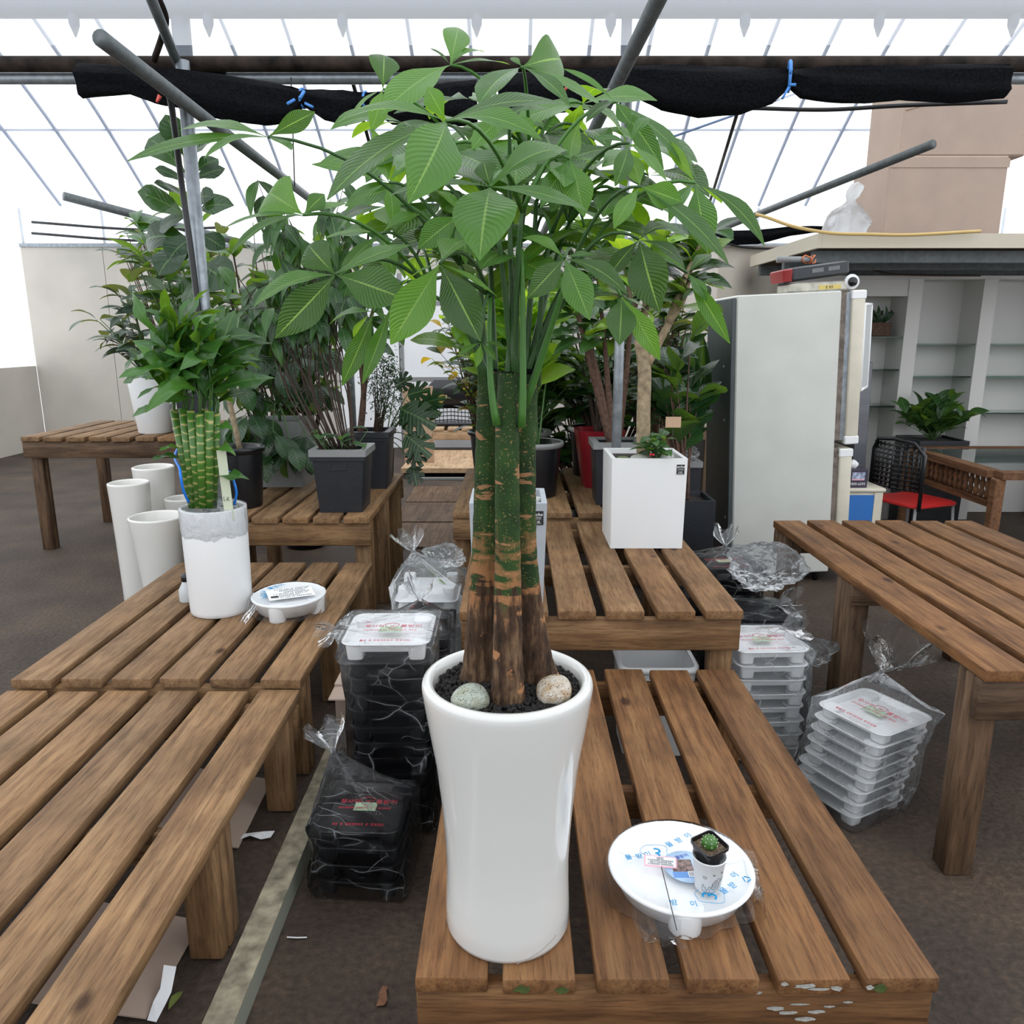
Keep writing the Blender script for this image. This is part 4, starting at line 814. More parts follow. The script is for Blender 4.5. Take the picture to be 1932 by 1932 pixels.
# ================================================================ pots
def lathe_pot(name, label, loc, prof, mat, soil=None, n=40, cat_='pot', rim=None, group=None):
    o = thing(name, label, cat_, loc, 0, group); obj('body', mesh('body', *lathe(prof, n), mat), o)
    if soil: obj('soil', mesh('soil', *lathe([(.001, soil[1]), (soil[0], soil[1] - .004)], 24, False), M_soil), o)
    if rim: obj('rim', mesh('rim', *lathe(rim[0], n, False), rim[1]), o)
    return o
def flare(r0, r1, h, t=.016):
    return [(r0 * .94, 0), (r0, .01), (r0 * 1.01, h * .2), (r0 + (r1 - r0) * .35, h * .55), (r0 + (r1 - r0) * .75, h * .85), (r1, h - .008), (r1, h), (r1 - t * .6, h + .004), (r1 - t, h - .004), (r1 - t * 1.3, h * .8), (r0 - t, h * .3)]
def sq_planter(name, label, loc, wt, wb, h, mat, t=.018, soil=.04, rim=None, rotz=0, r=.006, handle=False, soilmat=None):
    o = thing(name, label, 'planter', loc, rotz); a, b_ = wt / 2, wb / 2
    obj('body', auto(mesh('body', *rloft([(b_, b_, r, 0), (a, a, r, h), (a - t, a - t, max(.002, r - .004), h), (a - t - .003, a - t - .003, max(.002, r - .004), h - soil - .02)], 3), mat)), o)
    obj('soil', mesh('soil', *rloft([(a - t - .002, a - t - .002, .004, h - soil), (a * .4, a * .4, .004, h - soil + .006)], 3, False, True), soilmat or M_soil), o)
    if rim: obj('rim', auto(mesh('rim', *rloft([(a + .002, a + .002, r, h - .035), (a + .012, a + .012, r + .004, h - .033), (a + .012, a + .012, r + .004, h + .002), (a - t - .012, a - t - .012, r, h + .003), (a - t - .012, a - t - .012, r, h - .012)], 3, False), rim)), o)
    if handle:
        y = -(b_ + (a - b_) * .8) - .002; p = [(-.05, y, h - .05), (-.05, y + .002, h - .105), (.05, y + .002, h - .105), (.05, y, h - .05)]
        obj('handle_panel', mesh('handle_panel', *tube(p, .003, 4), mat), o); obj('lip', mesh('lip', *box(-a - .004, a + .004, -a - .004, -a + .02, h - .055, h - .036), mat, False), o)
    return o
def label_plate(o, loc, w=.042, h=.052):
    p = obj('maker_label', mesh('maker_label', *box(-w / 2, w / 2, -.0012, 0, -h / 2, h / 2), M_lbl, False), o, loc); RXm = Matrix.Rotation(math.pi / 2, 4, 'X')
    obj('print', pr('echo', .018, M_paper, .25), p, M=Matrix.Translation((0, -.0018, .013)) @ RXm)
    for ww, hh, z in ((.026, .0035, .001), (.018, .0045, -.013), (.026, .003, -.019)): obj('print', dash(ww, hh, M_paper), p, M=Matrix.Translation((0, -.0018, z)) @ RXm)
    obj('print', mesh('print', *box(-.013, .013, -.0019, -.0014, -.0064, -.0058), M_paper, False), p)
# square planters on the upper right bench
gp = sq_planter('square_planter', 'grey square planter with black label behind the money tree trunks', (-.014, 2.875, .661), .285, .262, .39, M_grey, .020, .03)
label_plate(gp, (.108, -.1425, .335))
wp = sq_planter('square_planter', 'white square planter with black label holding the ficus trunk', (.637, 3.685, .661), .352, .342, .43, M_white2, .020, .025)
label_plate(wp, (.143, -.1765, .38), .036, .046)
pm = pebble_mat('pale_granite', (.42, .44, .43), (.10, .10, .10), (.34, .33, .30))
pebble('pebble', 'pale pebble in the white square planter beside the ficus trunk', (.60, 3.585, 1.082), (.045, .030, .018), (0, 0, .1), pm)
pebble('pebble', 'round pale pebble in the white planter beside the wire marker', (.735, 3.60, 1.082), (.036, .028, .02), (0, 0, .4), pm)
pebble('pebble', 'moss-green pebble in the corner of the white square planter', (.52, 3.58, 1.076), (.036, .028, .016), (0, 0, .2), plain('moss_stone', (.12, .16, .07), .8, var=.5, scale=3))
pebble('pebble', 'white pebble in the grey square planter', (.09, 2.84, 1.035), (.03, .026, .02), (0, 0, .4), pm)
pebble('pebble', 'pale pebble in the left corner of the grey planter', (-.100, 2.80, 1.035), (.022, .02, .016), (0, 0, .4), pm)
# pots on the third bench
def nursery(label, loc, r, h, mat=M_bplast, rim=M_gplast):
    return lathe_pot('nursery_pot', label, loc, [(r * .74, 0), (r * .76, .01), (r * .92, h * .93), (r * .9, h), (r * .86, h), (r * .84, h * .8)], mat, (r * .86, h * .86), 36, 'pot', ([(r * .91, h * .9), (r * 1.0, h * .92), (r * 1.03, h * .97), (r * 1.0, h * 1.01), (r * .93, h * 1.01), (r * .86, h * .95)], rim))
nursery('black round pot with grey rim behind the money tree trunks', (.145, 4.62, .69), .165, .33)
nursery('black round pot with grey rim behind another grey-rimmed pot', (.10, 5.15, .69), .165, .33)
nursery('glossy black round pot at the edge of the aisle', (-.135, 5.40, .69), .175, .30, M_bplast, M_bplast)
nursery('black round pot with beige rim behind the red pot', (.56, 5.33, .69), .17, .34, M_bplast, M_cream)
rp = sq_planter('square_pot', 'dark red rounded square pot behind the charcoal planter', (.56, 4.93, .69), .30, .20, .37, plain('dark_red_plastic', (.24, .012, .02), .3), .02, .05, None, .1, .06)
dp = sq_planter('square_planter', 'charcoal square planter with grey rim beside the steel post', (.605, 4.45, .69), .27, .235, .36, M_dplast, .014, .03, M_gplast)
# dark planters on the floor beside the white one
sq_planter('square_planter', 'tall dark planter on the floor below the white planter', (1.02, 4.45, 0), .30, .28, .72, M_dplast, .02, .03)
sq_planter('square_planter', 'tall charcoal planter with pale rim and bark mulch', (1.04, 4.98, 0), .32, .30, .86, M_dplast, .02, .02, M_gplast, 0, .006, False, M_soilb)
sq_planter('square_planter', 'tall brown-black planter standing against the fridge back', (1.235, 5.30, 0), .17, .16, .95, plain('brown_black_fibre', (.025, .021, .016), .5), .014, .02)
o = obj('plastic_sack', crumple('clear sack', (0, 0, 0), .075, M_bagw, 41, (1.15, .7, .7)).data, None, (1.115, 4.90, .846)); bpy.data.objects.remove(bpy.data.objects['plastic_bag.%03d' % (len([q for q in bpy.data.objects if q.name.startswith('plastic_bag')]) - 1)]) if False else None
for q in [q for q in bpy.data.objects if q.get('label') == 'clear sack']: bpy.data.objects.remove(q)
tag(o, 'folded clear plastic sack on the mulch of the charcoal planter', 'plastic bag')
# left back bench planters
bp1 = sq_planter('square_planter', 'black square planter with grey rim holding the thin-stemmed fig', (-.935, 4.215, .70), .285, .235, .345, M_dplast, .012, .03, M_gplast, 0, .008, True)
bp2 = sq_planter('square_planter', 'black square planter with handle panel holding the small-leaved bush', (-.905, 4.87, .70), .275, .23, .36, M_dplast, .012, .03, M_dplast, 0, .008, True)
bp3 = sq_planter('square_planter', 'grey square planter under the drooping umbrella plant', (-1.50, 4.98, .70), .36, .33, .42, M_conc, .02, .03)
nursery('black round pot behind the lucky bamboo cylinder', (-1.52, 4.27, .70), .13, .34, M_bplast, M_bplast)
nursery('small black round pot behind the two black square planters', (-.87, 5.19, .70), .075, .20)
# white pots on the left
lathe_pot('ceramic_pot', 'big cream flared pot standing beyond the bamboo bench', (-1.975, 4.16, .0), flare(.10, .150, .665), M_cream)
lathe_pot('ceramic_pot', 'small cream flared pot beside the big flared one', (-2.06, 4.70, .0), flare(.075, .105, .655), M_cream)
lathe_pot('ceramic_pot', 'tall cream pot with wide rim behind the flared pots', (-2.27, 4.80, .0), flare(.10, .125, .835), M_cream)
lathe_pot('ceramic_pot', 'tall cream pot at the outer end of the pot row', (-2.26, 4.45, .0), flare(.095, .115, .80), M_cream)
lathe_pot('ceramic_pot', 'white tapered pot standing on the far pallet bench', (-2.80, 6.02, .90), [(.115, 0), (.12, .008), (.165, .44), (.163, .446), (.152, .446), (.148, .40)], M_white2, (.149, .41))
sq_planter('square_planter', 'dark blue-grey square pot beside the white tapered pot', (-2.50, 6.1, .90), .22, .19, .36, M_dplast, .014, .03)

# ================================================================ plants
L_dark = leaf_mat('dark_glossy_leaf', (.014, .050, .018), (.05, .12, .04), .28, .22, (.07, .15, .06), 9, .35)
L_mid = leaf_mat('mid_green_leaf', (.026, .085, .024), (.07, .16, .05), .35, .28, (.10, .21, .07), 9, .3)
L_light = leaf_mat('light_green_leaf', (.15, .31, .06), (.18, .34, .08), .35, .40, (.26, .38, .14), 9, .3)
L_bam = leaf_mat('bamboo_leaf', (.032, .11, .020), (.06, .15, .03), .32, .26, (.07, .19, .04), 3, .1)
L_grey = leaf_mat('grey_green_leaf', (.055, .095, .075), (.10, .15, .12), .4, .2, (.13, .19, .15), 9, .3)
L_yel = leaf_mat('yellowing_leaf', (.30, .25, .05), (.33, .28, .08), .45, .35, (.35, .32, .12), 7, .2)
S_green = plain('green_stem', (.06, .14, .035), .5); S_brown = plain('brown_stem', (.05, .030, .022), .8, var=.3, scale=60); S_pale = plain('pale_grey_bark', (.27, .21, .13), .8, var=.35, scale=35, bump=.5); S_bark = plain('reddish_brown_bark', (.10, .055, .038), .85, var=.4, scale=50, bump=.6)
def LV(mat, w, peak=.5, fold=.2, droop=.4, tip=1.0, wave=.05, base=1.0, name='leaf'):
    return [leaf_mesh(name, mat, w, peak, fold + rr(-.06, .06), droop + rr(-.15, .25), 8, tip, wave, rr(-.3, .3), base) for _ in range(3)]
K_lance = LV(L_mid, .33, .45, .25, .4, 1.2); K_broad = LV(L_dark, .52, .5, .18, .35); K_fid = LV(L_dark, .62, .66, .12, .35, .75, .12); K_lite = LV(L_light, .55, .52, .15, .35)
K_bam = LV(L_bam, .26, .45, .25, .8, .9, .5) + LV(L_bam, .24, .5, .2, .4, .9, .6); K_grey = LV(L_grey, .42, .5, .2, .4); K_mid = LV(L_mid, .48, .5, .2, .4); K_yel = LV(L_yel, .5, .5, .2, .5); K_palm = LV(L_dark, .10, .4, .3, .5); K_umb = LV(L_dark, .42, .58, .15, .45, .9); K_snake = LV(L_mid, .14, .4, .5, .12)
def stem(o, pts, r0, r1, mat, name='stem', n=6):
    m = len(pts); base = o.location; obj(name, mesh(name, *tube([V(p) - base for p in pts], [r0 + (r1 - r0) * i / max(1, m - 1) for i in range(m)], n), mat), o)
TERR = []   # crowns already taken: (centre, radii); a new plant keeps its leaves out of them
AVOID = [(1.40, 2.40, 4.95, 5.75, 0, 2.0)]   # the fridge
def free(p, k=.92):
    for c, r in TERR:
        if ((p.x - c.x) / r[0]) ** 2 + ((p.y - c.y) / r[1]) ** 2 + ((p.z - c.z) / r[2]) ** 2 < k: return False
    return not any(a <= p.x <= b and c <= p.y <= d and e <= p.z <= f for a, b, c, d, e, f in AVOID)
def bushy(label, base, cen, rad, nb, per, kinds, Lr, smat, r0=.008, name='foliage_plant', droop=.3, spread=1.0, fork=None, up=0.0, wsc=1.0, cat_='plant'):
    """branches from the base (or fork) into an ellipsoid crown with leaves along their outer parts"""
    o = thing(name, label, cat_, base); cen = V(cen); base = V(base); fk = V(fork) if fork else base
    for b in range(nb):
        for _t in range(12):
            u = V((R.gauss(0, 1), R.gauss(0, 1), R.gauss(0, 1))).normalized(); q = rr(.35, 1) ** .6; e = cen + V((u.x * rad[0], u.y * rad[1], u.z * rad[2])) * q
            if free(e): break
        st_ = fk + V((rr(-.02, .02), rr(-.02, .02), 0)); mid = st_ + (e - st_) * .5 + V((0, 0, .12 * (e - st_).length)); pts = bez(st_, mid, e, 7); stem(o, pts, r0, r0 * .35, smat)
        for k in range(per):
            for _t in range(14):
                t = rr(.42, 1.0) if (k or _t > 5) else 1.0; i = min(6, int(t * 7)); p = pts[i] + (pts[i + 1] - pts[i]) * (t * 7 - i); bd = (pts[i + 1] - pts[i]).normalized()
                a = rr(0, 6.28); d = bd * .5 + V((math.cos(a), math.sin(a), rr(-.5, .5) + up)) * spread + V((0, 0, -droop)); L = rr(*Lr); dn = d.normalized()
                if free(p + dn * L) and free(p + dn * L * .5): break
            else: continue
            nrm = V((rr(-.4, .4), rr(-.6, .2), 1))
            put_leaf(R.choice(kinds), base, o, p, d, nrm, L, wsc * rr(.85, 1.15))
    TERR.append((cen, rad)); return o
def dryb(z): return z
# lucky bamboo in the white cylinder
BC = V((-1.262, 3.165, .485)); o = thing('ceramic_pot', 'plain white cylinder pot with clear film rim holding lucky bamboo', 'pot', BC)
obj('body', mesh('body', *lathe([(.122, 0), (.1265, .004), (.128, .02), (.1345, .455), (.133, .459), (.123, .459), (.1215, .45), (.118, .36)], 48), M_white2), o)
obj('soil', mesh('soil', *lathe([(.001, .415), (.121, .41)], 24, False), M_soil), o)
rows = [[(r * (1 + .012 * noise.noise((k * .5, i * 2, 0))) * math.cos(k * 6.2832 / 60), r * (1 + .012 * noise.noise((k * .5, i * 2, 0))) * math.sin(k * 6.2832 / 60), z + .014 * noise.noise((math.cos(k * 6.2832 / 60) * 2, math.sin(k * 6.2832 / 60) * 2, i)) * (i == 0)) for k in range(60)] for i, (r, z) in enumerate(((.1325, .34), (.1355, .37), (.1365, .455), (.134, .463), (.1215, .462)))]
obj('film_collar', mesh('film_collar', [q for r_ in rows for q in r_], [(i * 60 + k, i * 60 + (k + 1) % 60, (i + 1) * 60 + (k + 1) % 60, (i + 1) * 60 + k) for i in range(4) for k in range(60)], M_bag), o)
crumple('crumpled clear film stuffed round the lucky bamboo canes', BC + V((.035, -.02, .425)), .055, seed=51, sc=(1.4, .7, .7))
M_cane, nt, b, out = new_mat('bamboo_cane'); b.inputs['Roughness'].default_value = .35
tc = nd(nt, 'TexCoord'); sx = nd(nt, 'SeparateXYZ'); nt.links.new(tc.outputs['Object'], sx.inputs[0]); nz = nd(nt, 'TexNoise', Scale=14.0); nt.links.new(tc.outputs['Object'], nz.inputs[0])
ma = nd(nt, 'Math', operation='MULTIPLY_ADD'); nt.links.new(nz.outputs['Fac'], ma.inputs[0]); ma.inputs[1].default_value = .05; oi = nd(nt, 'ObjectInfo'); oa = nd(nt, 'Math', operation='MULTIPLY_ADD'); nt.links.new(oi.outputs['Random'], oa.inputs[0]); oa.inputs[1].default_value = .2; nt.links.new(sx.outputs[2], oa.inputs[2]); nt.links.new(oa.outputs[0], ma.inputs[2])
ms = nd(nt, 'Math', operation='MULTIPLY'); nt.links.new(ma.outputs[0], ms.inputs[0]); ms.inputs[1].default_value = 175.0; si = nd(nt, 'Math', operation='SINE'); nt.links.new(ms.outputs[0], si.inputs[0])
c = ramp(nt, si.outputs[0], [(.0, (.05, .15, .018)), (.86, (.10, .22, .03)), (.95, (.40, .34, .13)), (1.0, (.42, .34, .16))]); nt.links.new(c, b.inputs['Base Color'])
lb = thing('lucky_bamboo', 'bundle of thick green lucky bamboo canes with leafy tops', 'plant', BC + V((0, 0, .41)))
BL = lb.location; tops = []
for k, (tx, bx, Y) in enumerate(((328, 364, 3.15), (345, 368, 3.12), (360, 376, 3.10), (376, 383, 3.09), (395, 395, 3.10), (408, 402, 3.14), (352, 372, 3.20), (385, 388, 3.20), (402, 398, 3.22))):
    A = P(bx, 958, Y); B = P(tx, 775, Y) + V((0, 0, rr(-.015, .01))); obj('cane', mesh('cane', *tube([A - BL, (A + B) / 2 - BL, B - BL], [.0165, .0165, .016], 14), M_cane), lb); tops.append(B)
cc = P(364, 660, 3.13)
for k in range(118):
    b0 = R.choice(tops); el = rr(-.25, 1.45); a = rr(0, 6.28); ln = rr(.05, .30); q = b0 + V((math.cos(a) * .12, math.sin(a) * .10, 1.0)).normalized() * ln * rr(.6, 1.0)
    if k % 4 == 0: stem(lb, [b0 - V((0, 0, .01)), (b0 + q) / 2 + V((.01, 0, 0)), q], .005, .003, S_green, 'shoot')
    d = V((math.cos(a) * math.cos(el), math.sin(a) * math.cos(el), math.sin(el) * .9 - .1)); put_leaf(R.choice(K_bam), BL, lb, q, d, V((0, 0, 1)) + V((rr(-.9, .9), rr(-1.2, .2), 0)), rr(.17, .27), rr(.85, 1.25))
for (tx, ty) in ((285, 868), (300, 850), (470, 905), (445, 860), (440, 812), (415, 830)):
    b0 = P(340 if tx < 350 else 408, ty - 5, 3.12); put_leaf(R.choice(K_bam), BL, lb, b0, P(tx, ty, 3.05) - b0, (0, -.5, 1), (P(tx, ty, 3.05) - b0).length, 1.3)
# blank planting stake and blue tubing in the bamboo pot
M_stk = plain('pale_green_stake', (.55, .60, .46), .5)
a_, b_ = P(431, 960, 3.088), P(420, 872, 3.09); o = thing('plant_stake', 'pale green flat stake with a scribbled mark beside the bamboo canes', 'stake', a_ - V((0, 0, .06)))
Mq = frame((b_ + a_) / 2 - o.location, b_ - a_, V((0, -1, .1))); bl_ = obj('blade', mesh('blade', *cbox((b_ - a_).length + .1, .030 * 1.3, .002, .0008), M_stk, False), o, M=Mq); [obj('scribble', mesh('scribble', *tube([V((-.055 + a[1], -a[0], .0015)) for a in q], .0011, 4), M_ink), bl_) for q in (((-.012, .010), (-.014, 0), (-.010, -.010)), ((-.003, -.008), (.006, .004)), ((-.002, .002), (.009, -.008)), ((.0, .006), (.008, .007)))]
M_bhose = plain('bright_blue_hose', (.01, .20, .75), .4)
pipe('blue_hose', None, None, .0055, M_bhose, 'bright blue thin hose looping round the lucky bamboo', 'hose', 8, cat([P(356, 948, 3.09), P(346, 925, 3.06), P(341, 900, 3.05), P(339, 884, 3.08), P(330, 862, 3.17), P(344, 838, 3.265), P(388, 815, 3.285), P(398, 770, 3.285), P(400, 735, 3.28)]))
pipe('blue_hose', None, None, .0055, M_bhose, 'short bright blue hose beside the pale green stake', 'hose', 8, cat([P(442, 952, 3.14), P(446, 930, 3.12), P(441, 908, 3.12), P(432, 890, 3.16)]))
bo = thing('small_bottle', 'small clear bottle with black cap behind the bamboo cylinder', 'bottle', (-1.455, 3.27, .485)); obj('body', mesh('body', *lathe([(.032, 0), (.034, .005), (.034, .055), (.018, .085), (.016, .095)], 20, True, True), plain('frosted_plastic', (.55, .58, .6), .2)), bo); obj('cap', mesh('cap', *lathe([(.019, .095), (.019, .125), (.001, .126)], 20), M_bplast), bo); obj('neck', mesh('neck', *lathe([(.0165, .085), (.0165, .0955)], 16), S_brown), bo)
# thin-stemmed weeping fig
fg = thing('weeping_fig', 'dense fig with many thin brown stems and drooping lance leaves', 'plant', (-.935, 4.215, 1.02)); FB = fg.location
for k in range(34):
    ex, ey = rr(395, 750), rr(335, 640); e = P(ex, ey, rr(3.95, 4.5)); ox = rr(-.09, .09); s_ = V((-.935 + ox, 4.215 + rr(-.09, .09), 1.015)); m1 = s_ + V((ox * 1.2 - .10, 0, .42)); pts = cat([s_, m1, m1 + (e - m1) * .5 + V((0, 0, .16)), e], 4); stem(fg, pts, .0045, .0016, S_brown, 'stem', 5)
    for j in range(8):
        i = R.randint(6, len(pts) - 2) if j else len(pts) - 2; p = pts[i] + (pts[i + 1] - pts[i]) * rr(0, 1); a = rr(0, 6.28)
        put_leaf(R.choice(K_lance), FB, fg, p, V((math.cos(a) * .6, math.sin(a) * .6, -rr(.5, 1.4))), V((math.cos(a) * .4, -.8, .7)), rr(.13, .20), rr(.85, 1.2))
for k in range(9):
    q = FB + V((rr(-.08, .08), rr(-.1, 0), .0)); e = q + V((rr(-.08, .1), rr(-.1, .02), rr(.03, .13))); stem(fg, [q, e], .003, .002, S_green)
    for j in range(2): a = rr(0, 6.28); put_leaf(R.choice(K_lance), FB, fg, e, V((math.cos(a), math.sin(a), .2)), (0, -.3, 1), rr(.07, .10))
# umbrella plant over the grey planter
um = thing('umbrella_plant', 'dark umbrella plant with drooping whorled leaves over the grey planter', 'plant', (-1.50, 4.98, 1.09)); UB = um.location
for (hx, hy, hY) in ((505, 610, 4.9), (462, 655, 4.8), (545, 600, 5.0), (520, 690, 4.75), (450, 715, 4.7), (562, 668, 4.9), (470, 775, 4.65), (515, 812, 4.6), (548, 835, 4.62), (480, 830, 4.6), (575, 815, 4.75), (440, 620, 5.0), (488, 560, 5.1), (590, 640, 5.1), (590, 720, 5.0), (432, 790, 4.75)):
    h = P(hx, hy, hY); m1 = UB + V((0, -.05, max(.28, h.z - UB.z + .1))); stem(um, bez(UB, m1, h, 8), .009, .003, S_green)
    for j in range(7):
        a = j * .9 + rr(-.2, .2); L = rr(.17, .27); d = V((math.cos(a) * .75, math.sin(a) * .75 - .15, -rr(.5, 1.2))); put_leaf(R.choice(K_umb), UB, um, h + d.normalized() * .035, d, V((math.cos(a) * .5, -.5, .8)), L)
        if j % 2 == 0: stem(um, [h, h + d.normalized() * .04], .002, .002, S_green, 'leaf_stalk', 5)
# fiddle-leaf fig behind the post
fd = thing('fiddle_leaf_fig', 'tall fiddle-leaf fig with large olive leaves behind the cabled post', 'plant', (-1.52, 4.27, 1.0)); DB = fd.location
tk = cat([DB, P(420, 700, 4.35), P(385, 560, 4.45), P(366, 430, 4.5), P(352, 330, 4.5), P(345, 268, 4.5)], 4); stem(fd, tk, .016, .007, S_pale, 'trunk', 10)
for (bx, by), (tx, ty), w_ in (((350, 300), (312, 216), 1), ((352, 330), (280, 262), 1.0), ((352, 345), (292, 318), .8), ((354, 375), (290, 345), .7), ((356, 412), (259, 362), 1.05), ((360, 405), (300, 436), .9), ((352, 310), (398, 270), .9), ((358, 345), (425, 318), .6), ((362, 330), (412, 300), .8), ((366, 405), (442, 388), .5), ((366, 380), (405, 372), .8), ((366, 430), (352, 492), .9), ((370, 440), (425, 470), .9), ((372, 450), (318, 492), 1.0), ((374, 470), (300, 520), .9), ((376, 500), (440, 540), .9), ((372, 460), (275, 455), .8), ((380, 520), (350, 580), .9), ((350, 290), (345, 225), .8)):
    b0 = P(bx, by, 4.5); tp = P(tx, ty, 4.5 + rr(-.25, .12)); put_leaf(R.choice(K_fid), DB, fd, b0, tp - b0, V((rr(-.3, .3), -.8, .5)), (tp - b0).length, w_)
# foliage behind the lucky bamboo
bushy('grey-green bushy plant in the white tapered pot', (-2.80, 6.02, 1.30), P(262, 605, 5.92), (.40, .28, .30), 22, 4, K_grey, (.16, .26), S_green, .006)
bushy('mid-green bushy plant behind the grey-green one', (-2.50, 6.1, 1.23), P(335, 490, 6.28), (.40, .28, .38), 20, 4, K_mid, (.20, .32), S_green, .007)
pl = lathe_pot('nursery_pot', 'black pot on the floor behind the far pallet bench', (-2.1, 6.6, 0), [(.17, 0), (.20, .35), (.18, .35), (.17, .3)], M_bplast, (.175, .3))
bushy('tall leafy shrub rising behind the umbrella plant', (-2.1, 6.6, .30), P(470, 520, 6.5), (.60, .4, .55), 26, 5, K_mid, (.20, .32), S_brown, .010)
# small-leaved bush and twin tree in the second black planter
mg = thing('small_tree', 'smooth-barked tree leaning out of the handled black planter', 'plant', (-.905, 4.87, 1.03)); MB_ = mg.location
for e1, e2 in (((692, 640), (640, 430)), ((700, 600), (760, 420)), ((680, 640), (700, 380))):
    pts = cat([MB_ + V((-.06, 0, -.0)), P(686, 745, 4.85), P(*e1, 4.85), P(*e2, 4.95)], 5); stem(mg, pts, .022, .006, S_bark, 'trunk', 8)
    for j in range(26): i = R.randint(10, len(pts) - 1); a = rr(0, 6.28); p = pts[i]; put_leaf(R.choice(K_mid), MB_, mg, p, V((math.cos(a), math.sin(a), rr(-.7, .3))), (0, -.5, 1), rr(.14, .24))
fb = thing('small_leaved_bush', 'bush of tiny dark leaves in the handled black planter', 'plant', (-.905, 4.87, 1.03)); fm_ = MB(); lf = K_lance[0]; lv = [q.co.copy() for q in lf.vertices]; 
for k in range(26):
    e = P(rr(700, 752), rr(655, 780), rr(4.8, 4.98)); st_ = V((-.85 + rr(-.03, .03), 4.87 + rr(-.03, .03), 1.03)); stem(fb, bez(st_, (st_ + e) / 2 + V((0, 0, .06)), e, 5), .0035, .001, S_brown)
    for j in range(46):
        p = e + V((R.gauss(0, .035), R.gauss(0, .035), R.gauss(0, .05))); a = rr(0, 6.28); d = V((math.cos(a), math.sin(a), rr(-1.2, .1))); L = rr(.02, .035); M4 = frame(p - V(fb.location), d, (0, -.4, 1)) @ Matrix.Diagonal((L, L * .9, L, 1))
        q = [M4 @ V(c_) for c_ in ((0, 0, 0), (.5, .2, .03), (1, 0, 0), (.5, -.2, .03))]; o4 = len(fm_.v); fm_.v += q; fm_.f.append((o4, o4 + 1, o4 + 2, o4 + 3)); fm_.m.append(0)
fl_ = obj('foliage', mesh('foliage', fm_.v, fm_.f, plain('tiny_dark_leaf', (.016, .055, .016), .5), False), fb); fl_['kind'] = 'stuff'
# monstera
def monstera_mesh():
    pts = [(0, 0)]; n = 40
    for k in range(n + 1):
        a = math.radians(-155 + 310 * k / n); r = .52 * (1 + .25 * math.cos(a)) ; 
        if 5 < k < 35 and k % 5 in (2,): r *= .45
        pts.append((.42 + r * math.cos(a), r * .92 * math.sin(a)))
    v = [(.42, 0, 0)] + [(x, y, -.25 * (y * y) - .12 * (x - .4) ** 2) for x, y in pts]; f = [(0, i, i + 1) for i in range(1, len(v) - 1)] + [(0, len(v) - 1, 1)]
    uv = [(.5, .5)] + [(x, .5 + y * .9) for x, y in pts]
    return mesh('leaf', v, f, L_dark, True, uv)
mo = thing('monstera', 'monstera with split leaves trailing over the bench edge to the aisle', 'plant', (-.87, 5.19, .88)); OB = mo.location; mm = monstera_mesh()
for (hx, hy), (tx, ty), Y_ in (((768, 745), (806, 735), 5.1), ((755, 770), (815, 800), 5.0), ((765, 820), (808, 856), 4.95), ((778, 878), (786, 912), 4.95), ((772, 845), (795, 876), 4.95), ((790, 760), (828, 778), 5.1), ((745, 730), (772, 712), 5.15), ((800, 760), (835, 750), 5.1), ((754, 786), (784, 800), 5.02)):
    h = P(hx, hy, Y_); t_ = P(tx, ty, Y_ - .05); stem(mo, bez(OB, OB + V((.05, -.1, .18)), h, 7), .005, .003, S_green); put_leaf(mm, OB, mo, h, t_ - h, V((.1, -.9, .4)), (t_ - h).length * 1.05, 1)
# centre background
pa = thing('palm', 'feathery dark palm in the glossy black aisle pot', 'plant', (-.135, 5.40, .95)); PB = pa.location
for k in range(13):
    a = rr(-2.9, .4) if k % 2 else rr(1.6, 4.6); e = PB + V((math.cos(a) * rr(.2, .5), math.sin(a) * .25 + .1, rr(.5, 1.25))); pts = bez(PB, PB + V((0, 0, (e.z - PB.z) * 1.1)), e, 12); stem(pa, pts, .006, .002, S_green)
    for i in range(6, 13):
        for s_ in (-1, 1):
            bd = (pts[min(i + 1, 12)] - pts[i - 1]).normalized(); sd = bd.cross(V((0, 0, 1))).normalized() * s_; put_leaf(R.choice(K_palm), PB, pa, pts[i], bd * .7 + sd + V((0, 0, -.25)), (0, -.3, 1), rr(.16, .24))
bushy('shrub with yellowing leaves arching over the aisle', (-.10, 5.36, .95), P(860, 670, 5.3), (.28, .15, .32), 14, 5, K_yel[:1] + K_mid + K_light if False else K_yel[:2] + K_mid[:2], (.08, .14), S_brown, .004)
bushy('light green rubber plant directly behind the money tree trunks', (.145, 4.62, .97), P(945, 625, 4.80), (.36, .13, .22), 24, 4, K_lite, (.22, .33), S_green, .007, up=.15, droop=.1, wsc=1.15)
bushy('mid-green rubber plant behind the light green one', (.10, 5.15, .97), P(1030, 640, 5.2), (.40, .2, .40), 22, 5, K_mid, (.18, .28), S_green, .008)
bushy('dark leafy shrub behind the red pot', (.56, 5.33, 1.0), P(1110, 690, 5.5), (.45, .25, .38), 22, 5, K_mid + K_broad, (.16, .26), S_brown, .008)
bushy('dark leafy plant growing in the red pot', (.56, 4.93, 1.01), P(1130, 650, 5.1), (.36, .2, .30), 16, 4, K_broad, (.16, .24), S_brown, .007)
